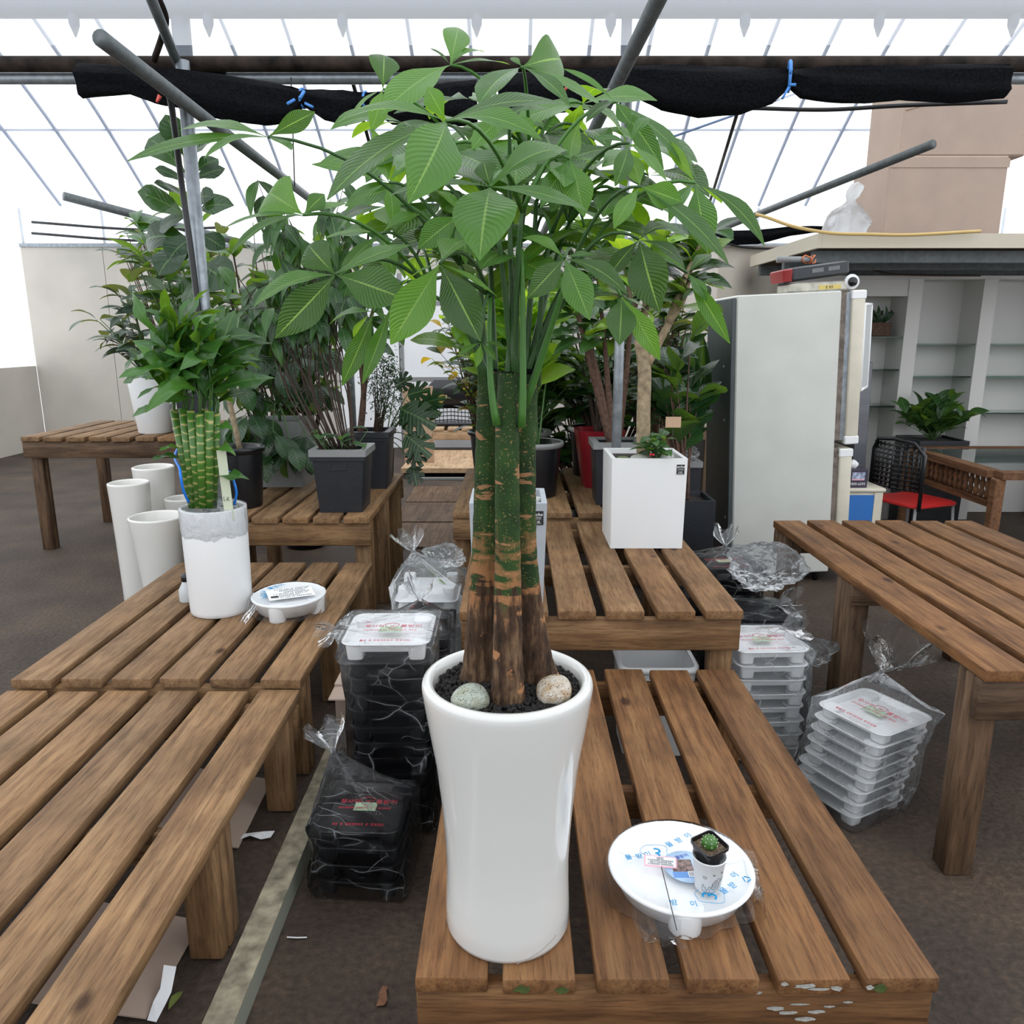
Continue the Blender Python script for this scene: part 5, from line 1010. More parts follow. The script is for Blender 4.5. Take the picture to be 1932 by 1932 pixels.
# three-stemmed tree in the charcoal planter
tt = thing('small_tree', 'three-stemmed rough-barked tree in the charcoal grey-rimmed planter', 'plant', (.605, 4.45, 1.02)); TT = tt.location
for e in (((1122, 720), (1092, 600), (1060, 480)), ((1148, 740), (1140, 640), (1120, 450)), ((1180, 720), (1192, 610), (1230, 470)), ((1125, 700), (1106, 640), (1075, 560))):
    pts = cat([TT + V((rr(-.03, .02), 0, 0)), P(*e[0], 4.45), P(*e[1], 4.45), P(*e[2], 4.55)], 5); stem(tt, pts, .024, .007, S_bark, 'trunk', 9)
    for j in range(20): i = R.randint(10, len(pts) - 1); a = rr(0, 6.28); put_leaf(R.choice(K_mid + K_lite[:1]), TT, tt, pts[i], V((math.cos(a), math.sin(a), rr(-.5, .5))), (0, -.4, 1), rr(.16, .26))
# ficus in the white planter
fi = thing('ficus_tree', 'ficus with pale trunk and large leaves in the white planter', 'plant', (.637, 3.685, 1.06)); IB = fi.location
tr0 = [IB, P(1214, 780, 3.68), P(1216, 700, 3.68), P(1208, 640, 3.68)]; stem(fi, cat(tr0, 4), .034, .030, S_pale, 'trunk', 14)
for pp in (((1212, 665), (1195, 590), (1172, 470)), ((1220, 690), (1262, 610), (1292, 560), (1310, 480)), ((1208, 645), (1225, 540), (1250, 450)), ((1262, 610), (1290, 530), (1330, 440)), ((1195, 590), (1140, 520), (1110, 440))):
    pts = cat([P(*q, 3.68) for q in pp[:-1]] + [P(*pp[-1], 3.68 + rr(-.15, .15))], 5); stem(fi, pts, .022, .006, S_pale, 'branch', 9)
    for j in range(20):
        i = R.randint(len(pts) // 2, len(pts) - 1); a = rr(0, 6.28); put_leaf(R.choice(K_lite + K_mid + K_mid + K_broad), IB, fi, pts[i], V((math.cos(a), math.sin(a) * .8, rr(-.4, .6))), (0, -.5, 1), rr(.15, .24), 1.0)
sb = bushy('low leafy ardisia with red berries in the white planter', (.69, 3.62, 1.065), P(1232, 838, 3.56), (.075, .04, .05), 10, 3, K_mid, (.06, .10), S_green, .003, up=.3)
for q in ((1228, 857), (1233, 858)): obj('berry', mesh('berry', *lathe([(.001, -.006), (.0055, -.003), (.006, 0), (.0055, .003), (.001, .006)], 10), M_red), sb, P(*q, 3.53) - sb.location)
mk = thing('wire_marker', 'thin wire marker with a brown cardboard card in the white planter', 'tag', (.755, 3.60, 1.06)); obj('wire', mesh('wire', *tube([(0, 0, 0), (0, 0, .19)], .0012, 5), M_cable), mk); obj('card', mesh('card', *box(-.036, .036, -.001, .001, .165, .215), M_card, False), mk)
# right background foliage
bushy('large dark-leaved plant in the tall dark floor planter', (1.02, 4.45, .70), P(1280, 735, 4.6), (.15, .15, .34), 15, 3, K_fid, (.20, .29), S_bark, .010, up=.5, droop=.05, cat_='plant')
bushy('dark rubber plant in the mulched charcoal planter', (.965, 5.06, .85), P(1250, 650, 5.12), (.20, .18, .36), 22, 4, K_broad + K_grey, (.16, .25), S_bark, .010)
sk = thing('snake_plant', 'upright sword-leaved plant in the brown-black planter by the fridge', 'plant', (1.235, 5.30, .935)); 
for k in range(16): a = rr(0, 6.28); put_leaf(R.choice(K_snake), sk.location, sk, V(sk.location) + V((rr(-.04, .04), rr(-.04, .04), -.01)), V((rr(-.06, .10), rr(0, .3), 1)), (math.cos(a), math.sin(a), 0), rr(.45, .75))
bushy('background shrub filling the gap before the beige partition', (.75, 6.3, .30), P(1170, 620, 6.3), (.75, .3, .55), 30, 5, K_mid + K_broad, (.20, .34), S_bark, .012)
lathe_pot('nursery_pot', 'black pot on the floor behind the third bench', (.75, 6.3, 0), [(.17, 0), (.20, .35), (.18, .35), (.17, .3)], M_bplast, (.175, .3))
o = thing('cardboard_box', 'brown cardboard carton with printed symbols behind the white planter', 'box', (1.42, 6.25, 0)); obj('side', mesh('side', *box(-.22, .16, -.15, .15, 0, .92), M_card, False), o); obj('flap', mesh('flap', *box(-.2, .02, -.17, -.16, .88, 1.08), M_card, False), o)
for k in range(4): obj('print', mesh('print', *box(-.02 + k % 2 * .03, 0 + k % 2 * .03, -.1515, -.1505, .70 + k // 2 * .03, .72 + k // 2 * .03), M_ink, False), o)

# more plants standing behind the rows
for k, (lb_, x_, y_, px, py, rad, kind, Lr, nb) in enumerate((
  ('broad-leaved plant in a black pot behind the palm', .25, 6.4, 985, 600, (.45, .3, .42), K_mid + K_lite, (.20, .30), 26),
  ('low dark shrub filling the space behind the black pots', .56, 5.92, 1060, 770, (.55, .15, .30), K_broad + K_mid, (.18, .28), 30),
  ('dark broad-leaved plant beside the beige partition corner', 1.25, 6.9, 1235, 600, (.42, .2, .5), K_broad, (.22, .32), 26),
  ('dark rubber tree in a black pot behind the umbrella plant', -1.65, 5.95, 560, 560, (.50, .3, .60), K_broad + K_mid, (.22, .32), 30),
  ('grey-green shrub in a black pot behind the far pallet', -3.0, 7.4, 330, 470, (.60, .3, .40), K_grey + K_mid, (.22, .34), 26),
  ('fine dark shrub in a black pot by the aisle boards', -.20, 6.25, 905, 640, (.30, .25, .42), K_mid, (.14, .22), 22))):
    lathe_pot('nursery_pot', 'black floor pot of the ' + ' '.join(lb_.split()[:3]) + (' near the palm', ' behind the black pots', ' by the partition', ' behind the umbrella plant', ' behind the pallet', ' by the aisle')[k], (x_, y_, 0), [(.15, 0), (.18, .33), (.165, .33), (.155, .28)], M_bplast, (.16, .28))
    bushy(lb_, (x_, y_, .28), P(px, py, y_), rad, nb, 5, kind, Lr, S_bark, .011)
# ================================================================ fridge
M_fr = plain('off_white_enamel', (.60, .61, .575), .35, var=.05, scale=4); M_frd = plain('dark_grey_steel_back', (.055, .069, .073), .45, .0, var=.15, scale=10); M_gask = plain('dirty_gasket', (.16, .13, .11), .8, var=.4, scale=30); M_ivory = plain('yellowed_ivory_plastic', (.62, .58, .48), .4, var=.06, scale=9)
fr = thing('refrigerator', 'old white two-door fridge with dark grey back panel', 'fridge', (1.47, 5.02, .04)); fr.rotation_euler = (0, -.045, 0)
obj('body', mesh('body', *cbox(.66, .62, 1.85, .008), M_fr, False), fr, (.36, .31, .925)); obj('back_panel', mesh('back_panel', *cbox(.03, .612, 1.83, .004), M_frd, False), fr, (.014, .31, .92))
obj('gasket', mesh('gasket', *box(.69, .725, .012, .608, .90, 1.84), M_gask, False), fr); obj('gasket', mesh('gasket', *box(.69, .725, .012, .608, .04, .85), M_gask, False), fr)
for z0, z1, dx in ((.87, 1.85, .03), (.02, .845, .0)):
    d_ = obj('door', mesh('door', *cbox(.085, .62, z1 - z0, .012, 2), M_ivory), fr, (.77 + dx, .31, (z0 + z1) / 2))
    for s in (-1, 1): obj('hinge_cap', mesh('hinge_cap', *cbox(.092, .05, .055, .006), M_wplast, False), d_, (0, -.288, s * ((z1 - z0) / 2 - .03)))
obj('door_seal_upper', mesh('door_seal_upper', *box(.725, .758, .02, .6, .9, 1.84), M_steel, False), fr)
for x_, z_ in ((.02, .05), (.02, 1.05), (.02, .7)): obj('screw', mesh('screw', *lathe([(.012, 0), (.012, .004), (.001, .005)], 10), M_steel), fr, M=Matrix.Translation((-.001, .06 + z_ * .1, .35 + z_)) @ Matrix.Rotation(-math.pi / 2, 4, 'Y'))
for x_ in (.06, .62):
    for y_ in (.05, .57): obj('foot', mesh('foot', *lathe([(.02, -.04 - x_ * .045), (.02, .01)], 12), M_bplast), fr, (x_, y_, 0))
def FT(x, y, z): return V((1.47, 5.02, .04)) + Matrix.Rotation(-.045, 3, 'Y') @ V((x, y, z))
wb = thing('white_board', 'small white framed board hung on the fridge door', 'board', FT(.852, .035, 1.22)); wb.rotation_euler = (Matrix.Rotation(-.045, 3, 'Y') @ Matrix.Rotation(-.56, 3, 'Z')).to_euler()
obj('panel', mesh('panel', *cbox(.012, .28, .54, .003), plain('grey_white_board', (.55, .57, .58), .3), False), wb, (0, .14, .27))
for y_, z_, sy, sz in ((.0, .27, .02, .54), (.28, .27, .02, .54), (.14, .0, .28, .02), (.14, .54, .28, .02)): obj('frame_bar', mesh('frame_bar', *cbox(.02, sy, sz, .004), M_wplast), wb, (.0, y_, z_))
# portable gas stoves on the fridge
s1 = thing('gas_stove', 'grubby white portable gas stove on the fridge', 'stove', FT(.58, .16, 1.8515)); s1.rotation_euler = (0, -.045, .02)
obj('case', auto(mesh('case', *rloft([(.19, .12, .03, 0), (.20, .13, .03, .01), (.20, .13, .03, .05), (.17, .11, .03, .06)], 4, True, True), plain('grubby_cream_enamel', (.55, .53, .46), .45, var=.25, scale=25))), s1, (-.01, .0, 0))
dl = obj('dial_housing', mesh('dial_housing', *lathe([(.045, 0), (.048, .01), (.045, .02), (.001, .022)], 24), M_wplast), s1, M=Matrix.Translation((.18, -.115, .050)) @ Matrix.Rotation(math.pi / 2, 4, 'X')); obj('knob', mesh('knob', *lathe([(.03, .02), (.028, .034), (.001, .036)], 20), M_bplast), dl)
obj('sticker', mesh('sticker', *box(-.03, .11, -.1325, -.1305, .012, .038), plain('yellow_sticker', (.65, .52, .15), .5), False), s1); obj('print', dash(.05, .014, M_ink), s1, M=Matrix.Translation((.04, -.1332, .025)) @ Matrix.Rotation(math.pi / 2, 4, 'X'))
s2 = thing('gas_stove', 'black portable gas stove with red end stacked on the white one', 'stove', FT(.545, .16, 1.934)); s2.rotation_euler = (0, -.13, .02)
obj('case', auto(mesh('case', *rloft([(.17, .11, .02, 0), (.185, .125, .02, .012), (.185, .125, .02, .075), (.16, .105, .02, .085)], 4, True, True), plain('black_enamel', (.02, .023, .03), .35))), s2, (.02, 0, 0))
obj('end_cap', auto(mesh('end_cap', *rloft([(.03, .115, .012, 0), (.034, .126, .012, .07), (.028, .11, .012, .078)], 3, True, True), plain('dark_red_enamel', (.28, .02, .02), .4))), s2, (-.185, 0, .002))
for k in range(16):
    obj('vent_slot', mesh('vent_slot', *box(-.003, .003, -.1275, -.1245, .035, .06), M_gplast, False), s2, (-.03 + k * .009 + (.03 if k > 7 else 0), 0, 0))
tb = obj('grey_tube', mesh('grey_tube', *tube([(-.16, 0, 0), (.06, 0, 0)], .02, 12), M_gplast), None, FT(.50, .2, 2.062)); tag(tb, 'grey plastic tube lying on the black stove', 'tube')
oc = [V((.03 + .02 * math.sin(k * 1.3) + k * .004 - .05, .026 * math.cos(k * .9), .026 * math.sin(k * .9))) for k in range(22)]
o = obj('orange_cord', mesh('orange_cord', *tube(oc, .004, 6), plain('orange_cord', (.65, .16, .05), .5)), None, FT(.52, .2, 2.062)); tag(o, 'orange cord wound round the grey tube', 'cord')
# ================================================================ mezzanine with boxes
M_beige = plain('beige_painted_timber', (.55, .50, .40), .6)
sh = thing('storage_loft', 'beige-edged storage loft carrying stacked cardboard boxes', 'shelf', (2.15, 5.6, 2.24)); sh.rotation_euler = (0, 0, .0)
obj('deck', mesh('deck', *box(0, 3.6, 0, 1.5, .0, .03), M_woodd, False), sh); obj('front_beam', mesh('front_beam', *box(-.02, 3.6, -.04, 0, -.01, .085), M_beige, False), sh); obj('side_beam', mesh('side_beam', *box(-.05, -.021, -.04, 1.5, -.01, .085), M_beige, False), sh)
for y_ in (.15, .75, 1.35): obj('joist', mesh('joist', *box(0, 3.6, y_, y_ + .06, -.09, -.011), M_dsteel, False), sh)
for x_, y_ in ((3.5, .1), (3.5, 1.4), (.2, 1.4)): obj('post', mesh('post', *box(x_, x_ + .06, y_, y_ + .06, -2.24, -.011), M_dsteel, False), sh)
o = thing('cardboard_box', 'big lower cardboard box on the storage loft', 'box', (3.12, 6.2, 2.271)); obj('carton', mesh('carton', *cbox(.85, .6, .62, .01), M_card2, False), o, (0, 0, .31)); obj('tape', mesh('tape', *box(-.36, -.30, -.302, -.3005, .02, .08), M_card, False), o); obj('flap', mesh('flap', *box(-.43, .43, -.305, -.3005, .54, .60), M_card2, False), o)
o = thing('cardboard_box', 'tall upper cardboard box stacked on the big loft box', 'box', (3.22, 6.2, 2.892)); obj('carton', mesh('carton', *cbox(.9, .55, .52, .012), M_card2, False), o, (0, 0, .26)); obj('crease', mesh('crease', *tube([(-.44, -.276, .3), (-.2, -.276, .36), (.1, -.276, .4)], .004, 4), M_card), o)
# knotted white bag on the loft
bw = film_mat('white_carrier_bag', .25, (.95, .96, .97), (.9, .91, .92), .12, .7, 18, .2, .25, 10)
pts_ = [(.02, 0), (.10, .006), (.135, .03), (.15, .07), (.155, .11), (.15, .15), (.135, .19), (.10, .225), (.06, .25), (.035, .27), (.03, .285), (.045, .31), (.055, .335), (.06, .36), (.05, .385), (.03, .40), (.005, .41)]
v, f = lathe(pts_, 36); v = [V(q) * 1 for q in v]; v = [V((q.x * (1 + .35 * noise.noise(q * 11) + .2 * noise.noise(q * 31)) + (.05 * max(0, q.z - .25) / .15), q.y * (1 + .3 * noise.noise(q * 14 + V((3, 0, 0)))), q.z + .02 * noise.noise(q * 17))) for q in v]
o = obj('carrier_bag', mesh('carrier_bag', v, f, bw), None, (2.38, 5.78, 2.284)); tag(o, 'knotted white plastic bag standing on the storage loft edge', 'plastic bag')
pipe('yellow_hose', None, None, .011, plain('yellow_hose', (.60, .42, .16), .5), 'thin yellow hose strung from the brace to the loft', 'hose', 8, cat([P(1425, 404, 5.52), P(1450, 411, 5.5), P(1500, 428, 5.5), P(1570, 440, 5.5), P(1640, 442, 5.5), P(1720, 443, 5.5), P(1850, 436, 5.5)]))
pipe('overhead_cable', None, None, .010, M_cable, 'black cable drooping below the small net bundle', 'cable', 6, cat([P(1360, 456, 7.13), P(1400, 466, 7.16), P(1450, 469, 7.17), P(1490, 467, 7.17)]))
pipe('overhead_cable', None, None, .008, S_brown, 'thin brown cable hanging before the display shelves', 'cable', 6, cat([P(1600, 496, 6.62), P(1650, 510, 6.62), P(1700, 518, 6.62), P(1850, 520, 6.62)]))
# beige partition and white display shelving
M_part, nt, b, out = new_mat('dark_spot_beige_partition'); b.inputs['Roughness'].default_value = .75
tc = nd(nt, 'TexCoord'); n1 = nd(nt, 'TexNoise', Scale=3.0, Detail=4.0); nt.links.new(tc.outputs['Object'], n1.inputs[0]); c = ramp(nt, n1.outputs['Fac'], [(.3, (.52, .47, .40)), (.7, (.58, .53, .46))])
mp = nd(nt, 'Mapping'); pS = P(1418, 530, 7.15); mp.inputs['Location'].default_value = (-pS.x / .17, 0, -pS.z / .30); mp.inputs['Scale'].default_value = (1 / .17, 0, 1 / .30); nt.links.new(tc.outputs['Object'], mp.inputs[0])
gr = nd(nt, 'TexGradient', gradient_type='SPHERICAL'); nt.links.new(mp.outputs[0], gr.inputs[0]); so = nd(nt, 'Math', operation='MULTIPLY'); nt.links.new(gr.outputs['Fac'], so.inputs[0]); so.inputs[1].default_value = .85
c = mixc(nt, so.outputs[0], c, (.07, .055, .045)); nt.links.new(c, b.inputs['Base Color'])  # soft dark oval blended into the beige
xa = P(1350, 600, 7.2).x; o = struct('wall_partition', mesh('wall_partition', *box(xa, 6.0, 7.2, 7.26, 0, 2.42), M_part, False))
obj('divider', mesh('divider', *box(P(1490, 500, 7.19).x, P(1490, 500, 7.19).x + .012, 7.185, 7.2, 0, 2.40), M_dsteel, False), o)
M_shw = plain('white_laminate', (.62, .61, .59), .5); M_glass = film_mat('green_shelf_glass', .8, (.75, .92, .86), (.5, .8, .7), .3, 0, 1, .02)
ds = thing('display_shelf', 'white display shelving with glass shelves beside the fridge', 'shelf', (2.42, 6.80, 0))
obj('back_board', mesh('back_board', *box(0, 2.6, .35, .37, 0, 2.14), M_shw, False), ds); obj('top_board', mesh('top_board', *box(0, 2.6, .05, .35, 2.11, 2.14), M_shw, False), ds)
for x_, w_ in ((0, .62), (.98, .12), (1.62, .12), (2.48, .12)): obj('upright', mesh('upright', *box(x_, x_ + w_, .04, .349, 0, 2.109), M_shw, False), ds)
for z_ in (1.02, 1.34, 1.62): 
    for x0_, x1_ in ((.62, .98), (1.10, 1.62), (1.74, 2.48)): obj('glass_shelf', mesh('glass_shelf', *box(x0_, x1_, .06, .345, z_ - (.06 if x0_ > 1 else 0), z_ + .012 - (.06 if x0_ > 1 else 0)), M_glass, False), ds)
obj('niche_top', mesh('niche_top', *box(.62, .98, .05, .349, 1.97, 2.109), M_shw, False), ds)
pb = thing('dried_plant_box', 'dark dried plant in a brown box on the glass shelf', 'plant', (3.22, 7.0, 1.633)); obj('box', mesh('box', *cbox(.22, .14, .12, .008), S_bark, False), pb, (0, 0, .06))
for k in range(18): put_leaf(R.choice(K_palm), pb.location, pb, V(pb.location) + V((rr(-.08, .08), rr(-.04, .04), .12)), V((rr(-.7, .8), rr(-.4, .2), rr(.4, 1))), (0, -1, .3), rr(.10, .15), 2.4)
gw = thing('wrapped_panel', 'grey panel wrapped in shiny film leaning by the shelving', 'panel', (2.86, 6.58, 0)); M_gwrap = plain('film_wrapped_grey', (.15, .155, .18), .18, bump=.4, scale=9); obj('panel', mesh('panel', *cbox(.42, .05, 1.42, .006), M_gwrap, False), gw, M=Matrix.Translation((0, .05, .71)) @ Matrix.Rotation(-.06, 4, 'X'))
tp_ = sq_planter('plant_trough', 'dark trough of leafy plants behind the glass table', (3.62, 6.60, 0), .42, .40, .78, M_dplast, .02, .02)
bushy('bushy pointed-leaved plants in the trough behind the table', (3.62, 6.60, .76), (3.58, 6.55, .98), (.32, .16, .14), 34, 4, K_mid + K_lance, (.14, .22), S_green, .004, up=.4, droop=0)
# glass-topped table
M_wtab = wood('reddish_table_wood', (.10, .045, .022), (.17, .085, .042), (.24, .125, .065)); gt = thing('glass_table', 'wooden table with spindled sides and dark glass top', 'table', (4.0, 5.65, 0))
X0, X1, Y0, Y1 = -.72, .8, -.55, .62
for y_ in (Y0, Y1): obj('top_rail', mesh('top_rail', *box(X0, X1, y_ - .05, y_ + .05, .70, .75), M_wtab, False), gt)
for x_ in (X0, X1): obj('side_rail', mesh('side_rail', *box(x_ - .05, x_ + .05, Y0 + .05, Y1 - .05, .70, .75), M_wtab, False), gt); obj('lower_rail', mesh('lower_rail', *box(x_ - .03, x_ + .03, Y0 + .05, Y1 - .05, .50, .54), M_wtab, False), gt)
obj('glass_top', mesh('glass_top', *box(X0 + .05, X1 - .05, Y0 + .05, Y1 - .05, .735, .745), plain('dark_glass', (.05, .06, .06), .04), False), gt)
spm = mesh('spindle', *lathe([(.012, .54), (.02, .58), (.012, .61), (.022, .64), (.012, .67), (.018, .70)], 10), M_wtab)
for k in range(16):
    for x_ in (X0, X1): obj('spindle', spm, gt, (x_, Y0 + .1 + k * .065, 0))
for x_ in (X0, X1):
    for y_ in (Y0, Y1): obj('leg', mesh('leg', *cbox(.07, .07, .70, .006), M_wtab, False), gt, (x_, y_, .35))
# chairs
def chair(label, loc, rotz, mat, seatmat, frame_mat, holes=True):
    o = thing('chair', label, 'chair', loc, rotz); n = 9; v = []; f = []
    # curved perforated back: strips with real gaps
    rowsz = [.56 + k * .034 for k in range(10)]
    bb = MB()
    for k in range(10):
        bb.add(tube([(-.21 * math.cos(a) , .20 + .05 * (1 - abs(math.cos(a))) , rowsz[k]) for a in [i * math.pi / 12 for i in range(13)]], .0095, 4))
    for k in range(13):
        a = k * math.pi / 12; bb.add(tube([(-.21 * math.cos(a), .20 + .05 * (1 - abs(math.cos(a))), .55), (-.21 * math.cos(a), .20 + .05 * (1 - abs(math.cos(a))), .88)], .010, 4))
    obj('backrest', bb.mesh('backrest', mat), o); obj('back_frame', mesh('back_frame', *tube([(-.225, .2, .42), (-.225, .2, .82), (-.16, .235, .90), (0, .25, .915), (.16, .235, .90), (.225, .2, .82), (.225, .2, .42)], .014, 8), mat), o)
    obj('seat', auto(mesh('seat', *rloft([(.20, .20, .06, .425), (.22, .22, .07, .435), (.22, .22, .07, .45), (.20, .20, .06, .46)], 4, True, True), seatmat)), o)
    for x_ in (-.19, .19):
        for y_ in (-.18, .19): obj('leg', mesh('leg', *tube([(x_, y_, .43), (x_ * 1.12, y_ * 1.15, 0)], .011, 8), frame_mat), o)
    return o
chair('black perforated plastic chair with red seat at the glass table', (3.0, 5.62, 0), math.pi * .62, M_bplast, plain('red_seat', (.5, .02, .02), .4), M_gplast)
c2 = chair('grey perforated chair at the back of the glass table', (3.75, 6.02 + .1, 0), 0, M_gplast, M_gplast, M_gplast) if False else None
jk = chair('chair with a black jacket over its back beside the tissue box', (2.66, 6.02, 0), .35, M_bplast, M_bplast, M_gplast)
obj('jacket', mesh('jacket', *rloft([(.20, .03, .03, .45), (.23, .05, .05, .6), (.235, .055, .05, .80), (.20, .05, .05, .91), (.08, .03, .03, .95)], 5, False, True), plain('black_cloth', (.008, .008, .009), .9, bump=.4, scale=15)), jk, (0, .215, 0))
# white drawer unit with a tissue box
du = thing('storage_unit', 'white storage unit with blue front under the tissue box', 'cabinet', (2.50, 5.52, 0)); obj('top', mesh('top', *cbox(.34, .30, .03, .008), M_ivory), du, (0, 0, .565)); obj('front', mesh('front', *box(-.12, .09, -.141, -.135, .02, .53), plain('blue_panel', (.03, .16, .50), .4), False), du)
obj('frame', mesh('frame', *box(-.15, .15, -.134, .13, 0, .549), M_ivory, False), du); obj('stile', mesh('stile', *box(.091, .15, -.145, -.135, 0, .549), M_ivory, False), du); obj('stile', mesh('stile', *box(-.15, -.121, -.145, -.135, 0, .549), M_ivory, False), du)
tx = thing('tissue_box', 'dark purple tissue box with a phone number on its side', 'box', (2.455, 5.47, .581)); obj('carton', mesh('carton', *cbox(.165, .15, .135, .003), plain('dark_purple_card', (.045, .038, .065), .5), False), tx, (0, 0, .0675)); RXm = Matrix.Rotation(math.pi / 2, 4, 'X')
obj('print', pr('1800-6293', .026, M_paper), tx, M=Matrix.Translation((.012, -.0762, .028)) @ RXm); obj('picture', mesh('picture', *box(-.03, .06, -.0765, -.0752, .065, .112), plain('photo_patch', (.35, .40, .55), .5, var=.7, scale=40), False), tx)
obj('picture', mesh('picture', *box(-.03, .06, -.0765, -.0752, .055, .064), M_pinkp, False), tx)
v, f = lathe([(.022, 0), (.034, .015), (.03, .03), (.015, .05), (.002, .058)], 14, False); obj('tissue', mesh('tissue', [(q[0] * (1 + .4 * math.sin(i * 2.3)), q[1] * (1 + .3 * math.cos(i * 1.7)), q[2]) for i, q in enumerate(v)], f, M_paper), tx, (.0, 0, .135))
# ================================================================ far aisle
xA, xB = P(756, 700, 11.48).x, P(905, 700, 11.48).x
d1 = thing('door_1', None, None); d1['kind'] = 'structure'
obj('panel', mesh('panel', *box(xA + .05, xB, 11.44, 11.49, 1.02, 2.5), M_wallw, False), d1); obj('panel', mesh('panel', *box(xA + .05, xB, 11.44, 11.49, 0, 1.0), M_wallw, False), d1); obj('rail', mesh('rail', *box(xA + .05, xB, 11.43, 11.439, .98, 1.04), M_gplast, False), d1); obj('rail', mesh('rail', *box(xA + .05, xB, 11.43, 11.439, 2.06, 2.12), M_gplast, False), d1)
obj('stile', mesh('stile', *box(xA + .0, xA + .06, 11.43, 11.45, 0, 2.5), M_gplast, False), d1); obj('panel', mesh('panel', *box(xA - .9, xA - .01, 11.44, 11.49, 0, 2.5), M_wallw, False), d1)
pf = thing('plywood_platform', 'pale plywood platform on the floor at the aisle end', 'platform', (-.86, 9.75, 0)); obj('sheet', mesh('sheet', *box(-.44, .52, -.85, .58, .10, .125), M_woodp, False), pf); obj('front_edge', mesh('front_edge', *box(-.44, .52, -.88, -.851, .07, .125), M_woodp, False), pf)
for x_ in (-.42, .44): obj('bearer', mesh('bearer', *box(x_, x_ + .06, -.8, .55, 0, .0995), M_woodd, False), pf)
cs = thing('cardboard_sheet', 'upright brown cardboard sheet with torn patch beside the platform', 'cardboard', (-1.13, 9.30, .126)); obj('sheet', mesh('sheet', *cbox(.36, .03, .92, .004), M_card, False), cs, (0, 0, .46)); obj('torn_patch', mesh('torn_patch', *cbox(.26, .012, .2, .002), plain('torn_card', (.55, .38, .26), .85, var=.1, scale=40), False), cs, M=Matrix.Translation((.03, -.02, .36)) @ Matrix.Rotation(.35, 4, 'Y'))
mc = thing('mesh_basket_chair', 'black mesh-backed chair seat lying on the pale stand', 'chair', (-.86, 10.75, .42)); bb = MB()
for k in range(9): bb.add(tube([(-.36 + .02 * (k > 5), -.1 + k * .0, .06 + k * .055), (0, .12, .06 + k * .055), (.36, -.1, .06 + k * .055)], .008, 4))
for k in range(15): x_ = -.36 + k * .0515; bb.add(tube([(x_, .12 - .6 * abs(x_), .04), (x_, .12 - .6 * abs(x_), .50)], .006, 4))
obj('mesh_side', bb.mesh('mesh_side', M_bplast), mc); obj('cushion', mesh('cushion', *rloft([(.34, .05, .05, .24), (.36, .08, .07, .32), (.34, .08, .07, .50), (.22, .05, .05, .62)], 5, True, True), M_bplast), mc, (0, .02, 0)); obj('base', mesh('base', *cbox(.74, .4, .04, .008), M_bplast, False), mc, (0, .0, .02))
for k in range(3):
    o = obj('floor_panel', mesh('floor_panel', *cbox(.74, .80, .018, .004), M_woodd, False), None, (-.70, 6.25 + k * .84, .009)); tag(o, ('nearest to the bench', 'middle', 'nearest to the platform')[k] + ', brown plywood panel laid on the aisle floor', 'panel')
o = obj('floor_panel', mesh('floor_panel', *cbox(.74, .05, .03, .004), M_gplast, False), None, (-.70, 8.80, .015)); tag(o, 'thin grey strip across the aisle before the platform', 'strip')
# ================================================================ litter under the left bench
def sheet(name, label, pts, th, mat, cat_):
    a = [V(p) for p in pts]; n = (a[1] - a[0]).cross(a[2] - a[0]).normalized() * th; c = sum(a, V()) / len(a); v = [p - c for p in a] + [p - c + n for p in a]; k = len(a)
    f = [tuple(reversed(range(k))), tuple(range(k, 2 * k))] + [(i, (i + 1) % k, (i + 1) % k + k, i + k) for i in range(k)]; o = obj(name, mesh(name, v, f, mat, False), None, c); return tag(o, label, cat_)
sheet('cardboard_sheet', 'pinkish cardboard sheet lying under the left bench near its middle leg', [(-.862, 2.12, .072), (-.872, 2.50, .072), (-1.20, 2.50, .13), (-1.20, 2.12, .13)], .004, M_card2, 'cardboard')
sheet('cardboard_sheet', 'pinkish cardboard sheet lying under the left bench near its end leg', [(-.865, 1.50, .072), (-.855, 1.81, .072), (-1.20, 1.83, .13), (-1.20, 1.50, .13)], .004, M_card2, 'cardboard')
def scrap(label, c, pts, mat=M_paper, name='paper_scrap', cat_='paper'):
    v = [V((x, y, .003 + z)) for x, y, z in pts]; v2 = [q + V((0, 0, .0008)) for q in v]; k = len(v) // 2
    f = [(2 * i, 2 * i + 1, 2 * i + 3, 2 * i + 2) for i in range(k - 1)]; f2 = [tuple(j + len(v) for j in reversed(q)) for q in f]; o = obj(name, mesh(name, v + v2, f + f2, mat, False), None, c); return tag(o, label, cat_)
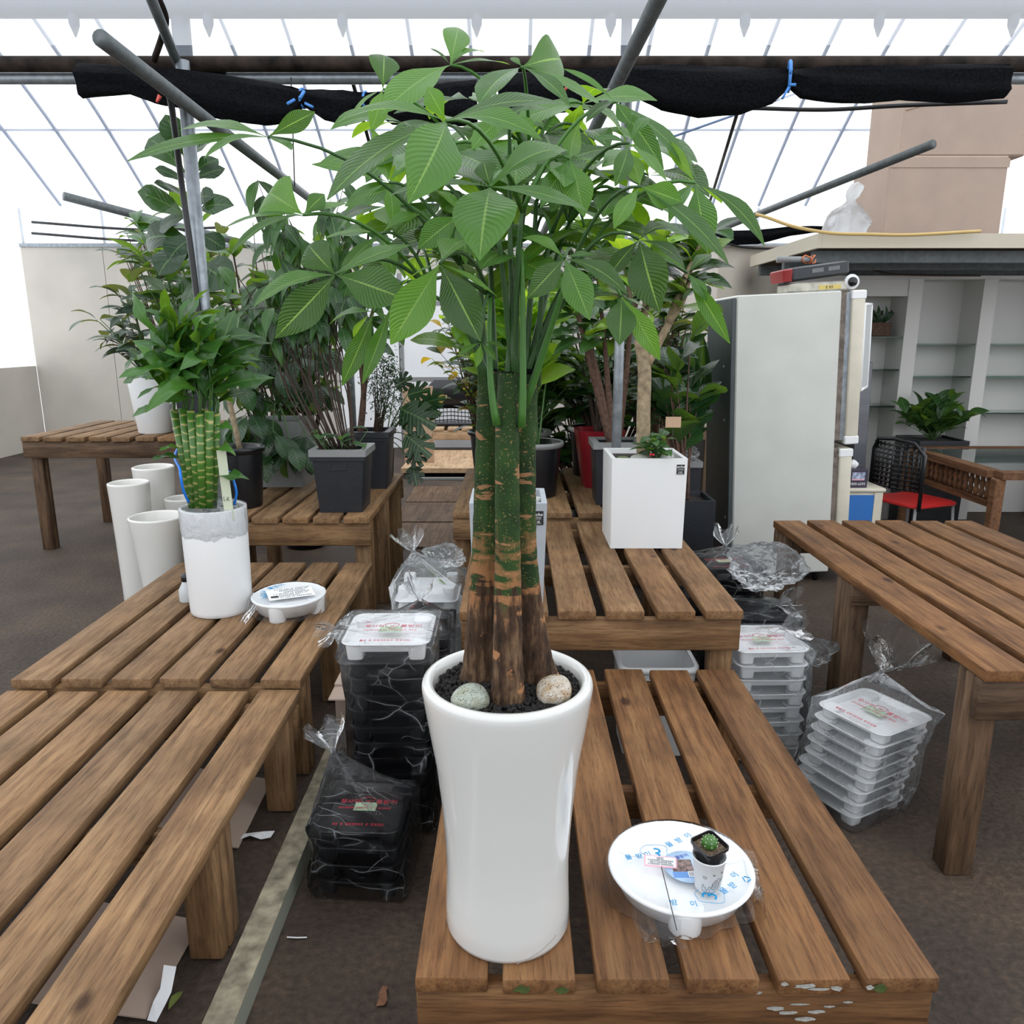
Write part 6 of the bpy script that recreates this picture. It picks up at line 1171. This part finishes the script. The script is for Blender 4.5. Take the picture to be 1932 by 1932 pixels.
scrap('torn white paper strip lying across the green rail', PZ(482, 1583, .071), [(-.055, -.012, 0), (-.05, .02, 0), (-.015, -.004, .012), (-.012, .02, .006), (.02, -.006, 0), (.022, .02, .01), (.05, -.002, .004), (.055, .026, .008)])
scrap('folded white paper strip on the earth under the left bench', PZ(312, 1880, .074), [(-.012, -.07, 0), (.012, -.075, 0), (-.014, -.03, .012), (.014, -.03, .004), (-.01, .0, .02), (.016, .0, .01), (-.016, .04, .05), (.012, .045, .04)])
yl = LV(plain('ochre_dead_leaf', (.20, .10, .015), .5), .42); gl_ = LV(plain('dull_green_dead_leaf', (.12, .15, .03), .5), .4)
def leaf_on(label, a, b, mat, w=1):
    o = obj('fallen_leaf', mat[0], None, M=frame(a, b - a, V((.1, 0, 1))) @ Matrix.Diagonal(((b - a).length, (b - a).length * w, (b - a).length, 1))); return tag(o, label, 'leaf')
leaf_on('ochre dead leaf leaning on the green rail face', PZ(428, 1838, .006), PZ(466, 1765, .06) + V((.012, 0, 0)), yl); leaf_on('dull green fallen leaf on the earth beneath the left bench', PZ(318, 1905, .075), PZ(345, 1870, .08), gl_)
scrap('small white cable tie lying on the aisle floor', PZ(560, 1771, .002), [(-.028, 0, 0), (-.028, .004, 0), (0, -.002, 0), (0, .002, 0), (.028, -.001, 0), (.028, .003, 0)], M_paper, 'cable_tie', 'cable tie')
scrap('tiny white chip lying on the aisle floor near the rail', PZ(548, 1594, .002), [(-.01, -.004, 0), (-.01, -.001, 0), (.01, .004, 0), (.01, .007, 0)], M_paper, 'plastic_chip', 'chip')
scrap('crinkled brown leaf flake on the aisle floor before the bench', PZ(722, 1882, .002), [(-.012, -.03, 0), (.01, -.03, .004), (-.008, -.01, .004), (.014, -.012, 0), (-.012, .01, 0), (.008, .012, .004), (-.004, .03, .003), (.01, .03, 0)], plain('brown_flake', (.16, .07, .035), .8), 'leaf_flake', 'leaf')
wt_ = sheet('plastic_tub', 'white plastic sheet edge under the upper bench', [(.50, 2.74, .36), (.72, 2.74, .36), (.72, 2.90, .36), (.50, 2.90, .36)], .01, M_wplast, 'tub') if False else None
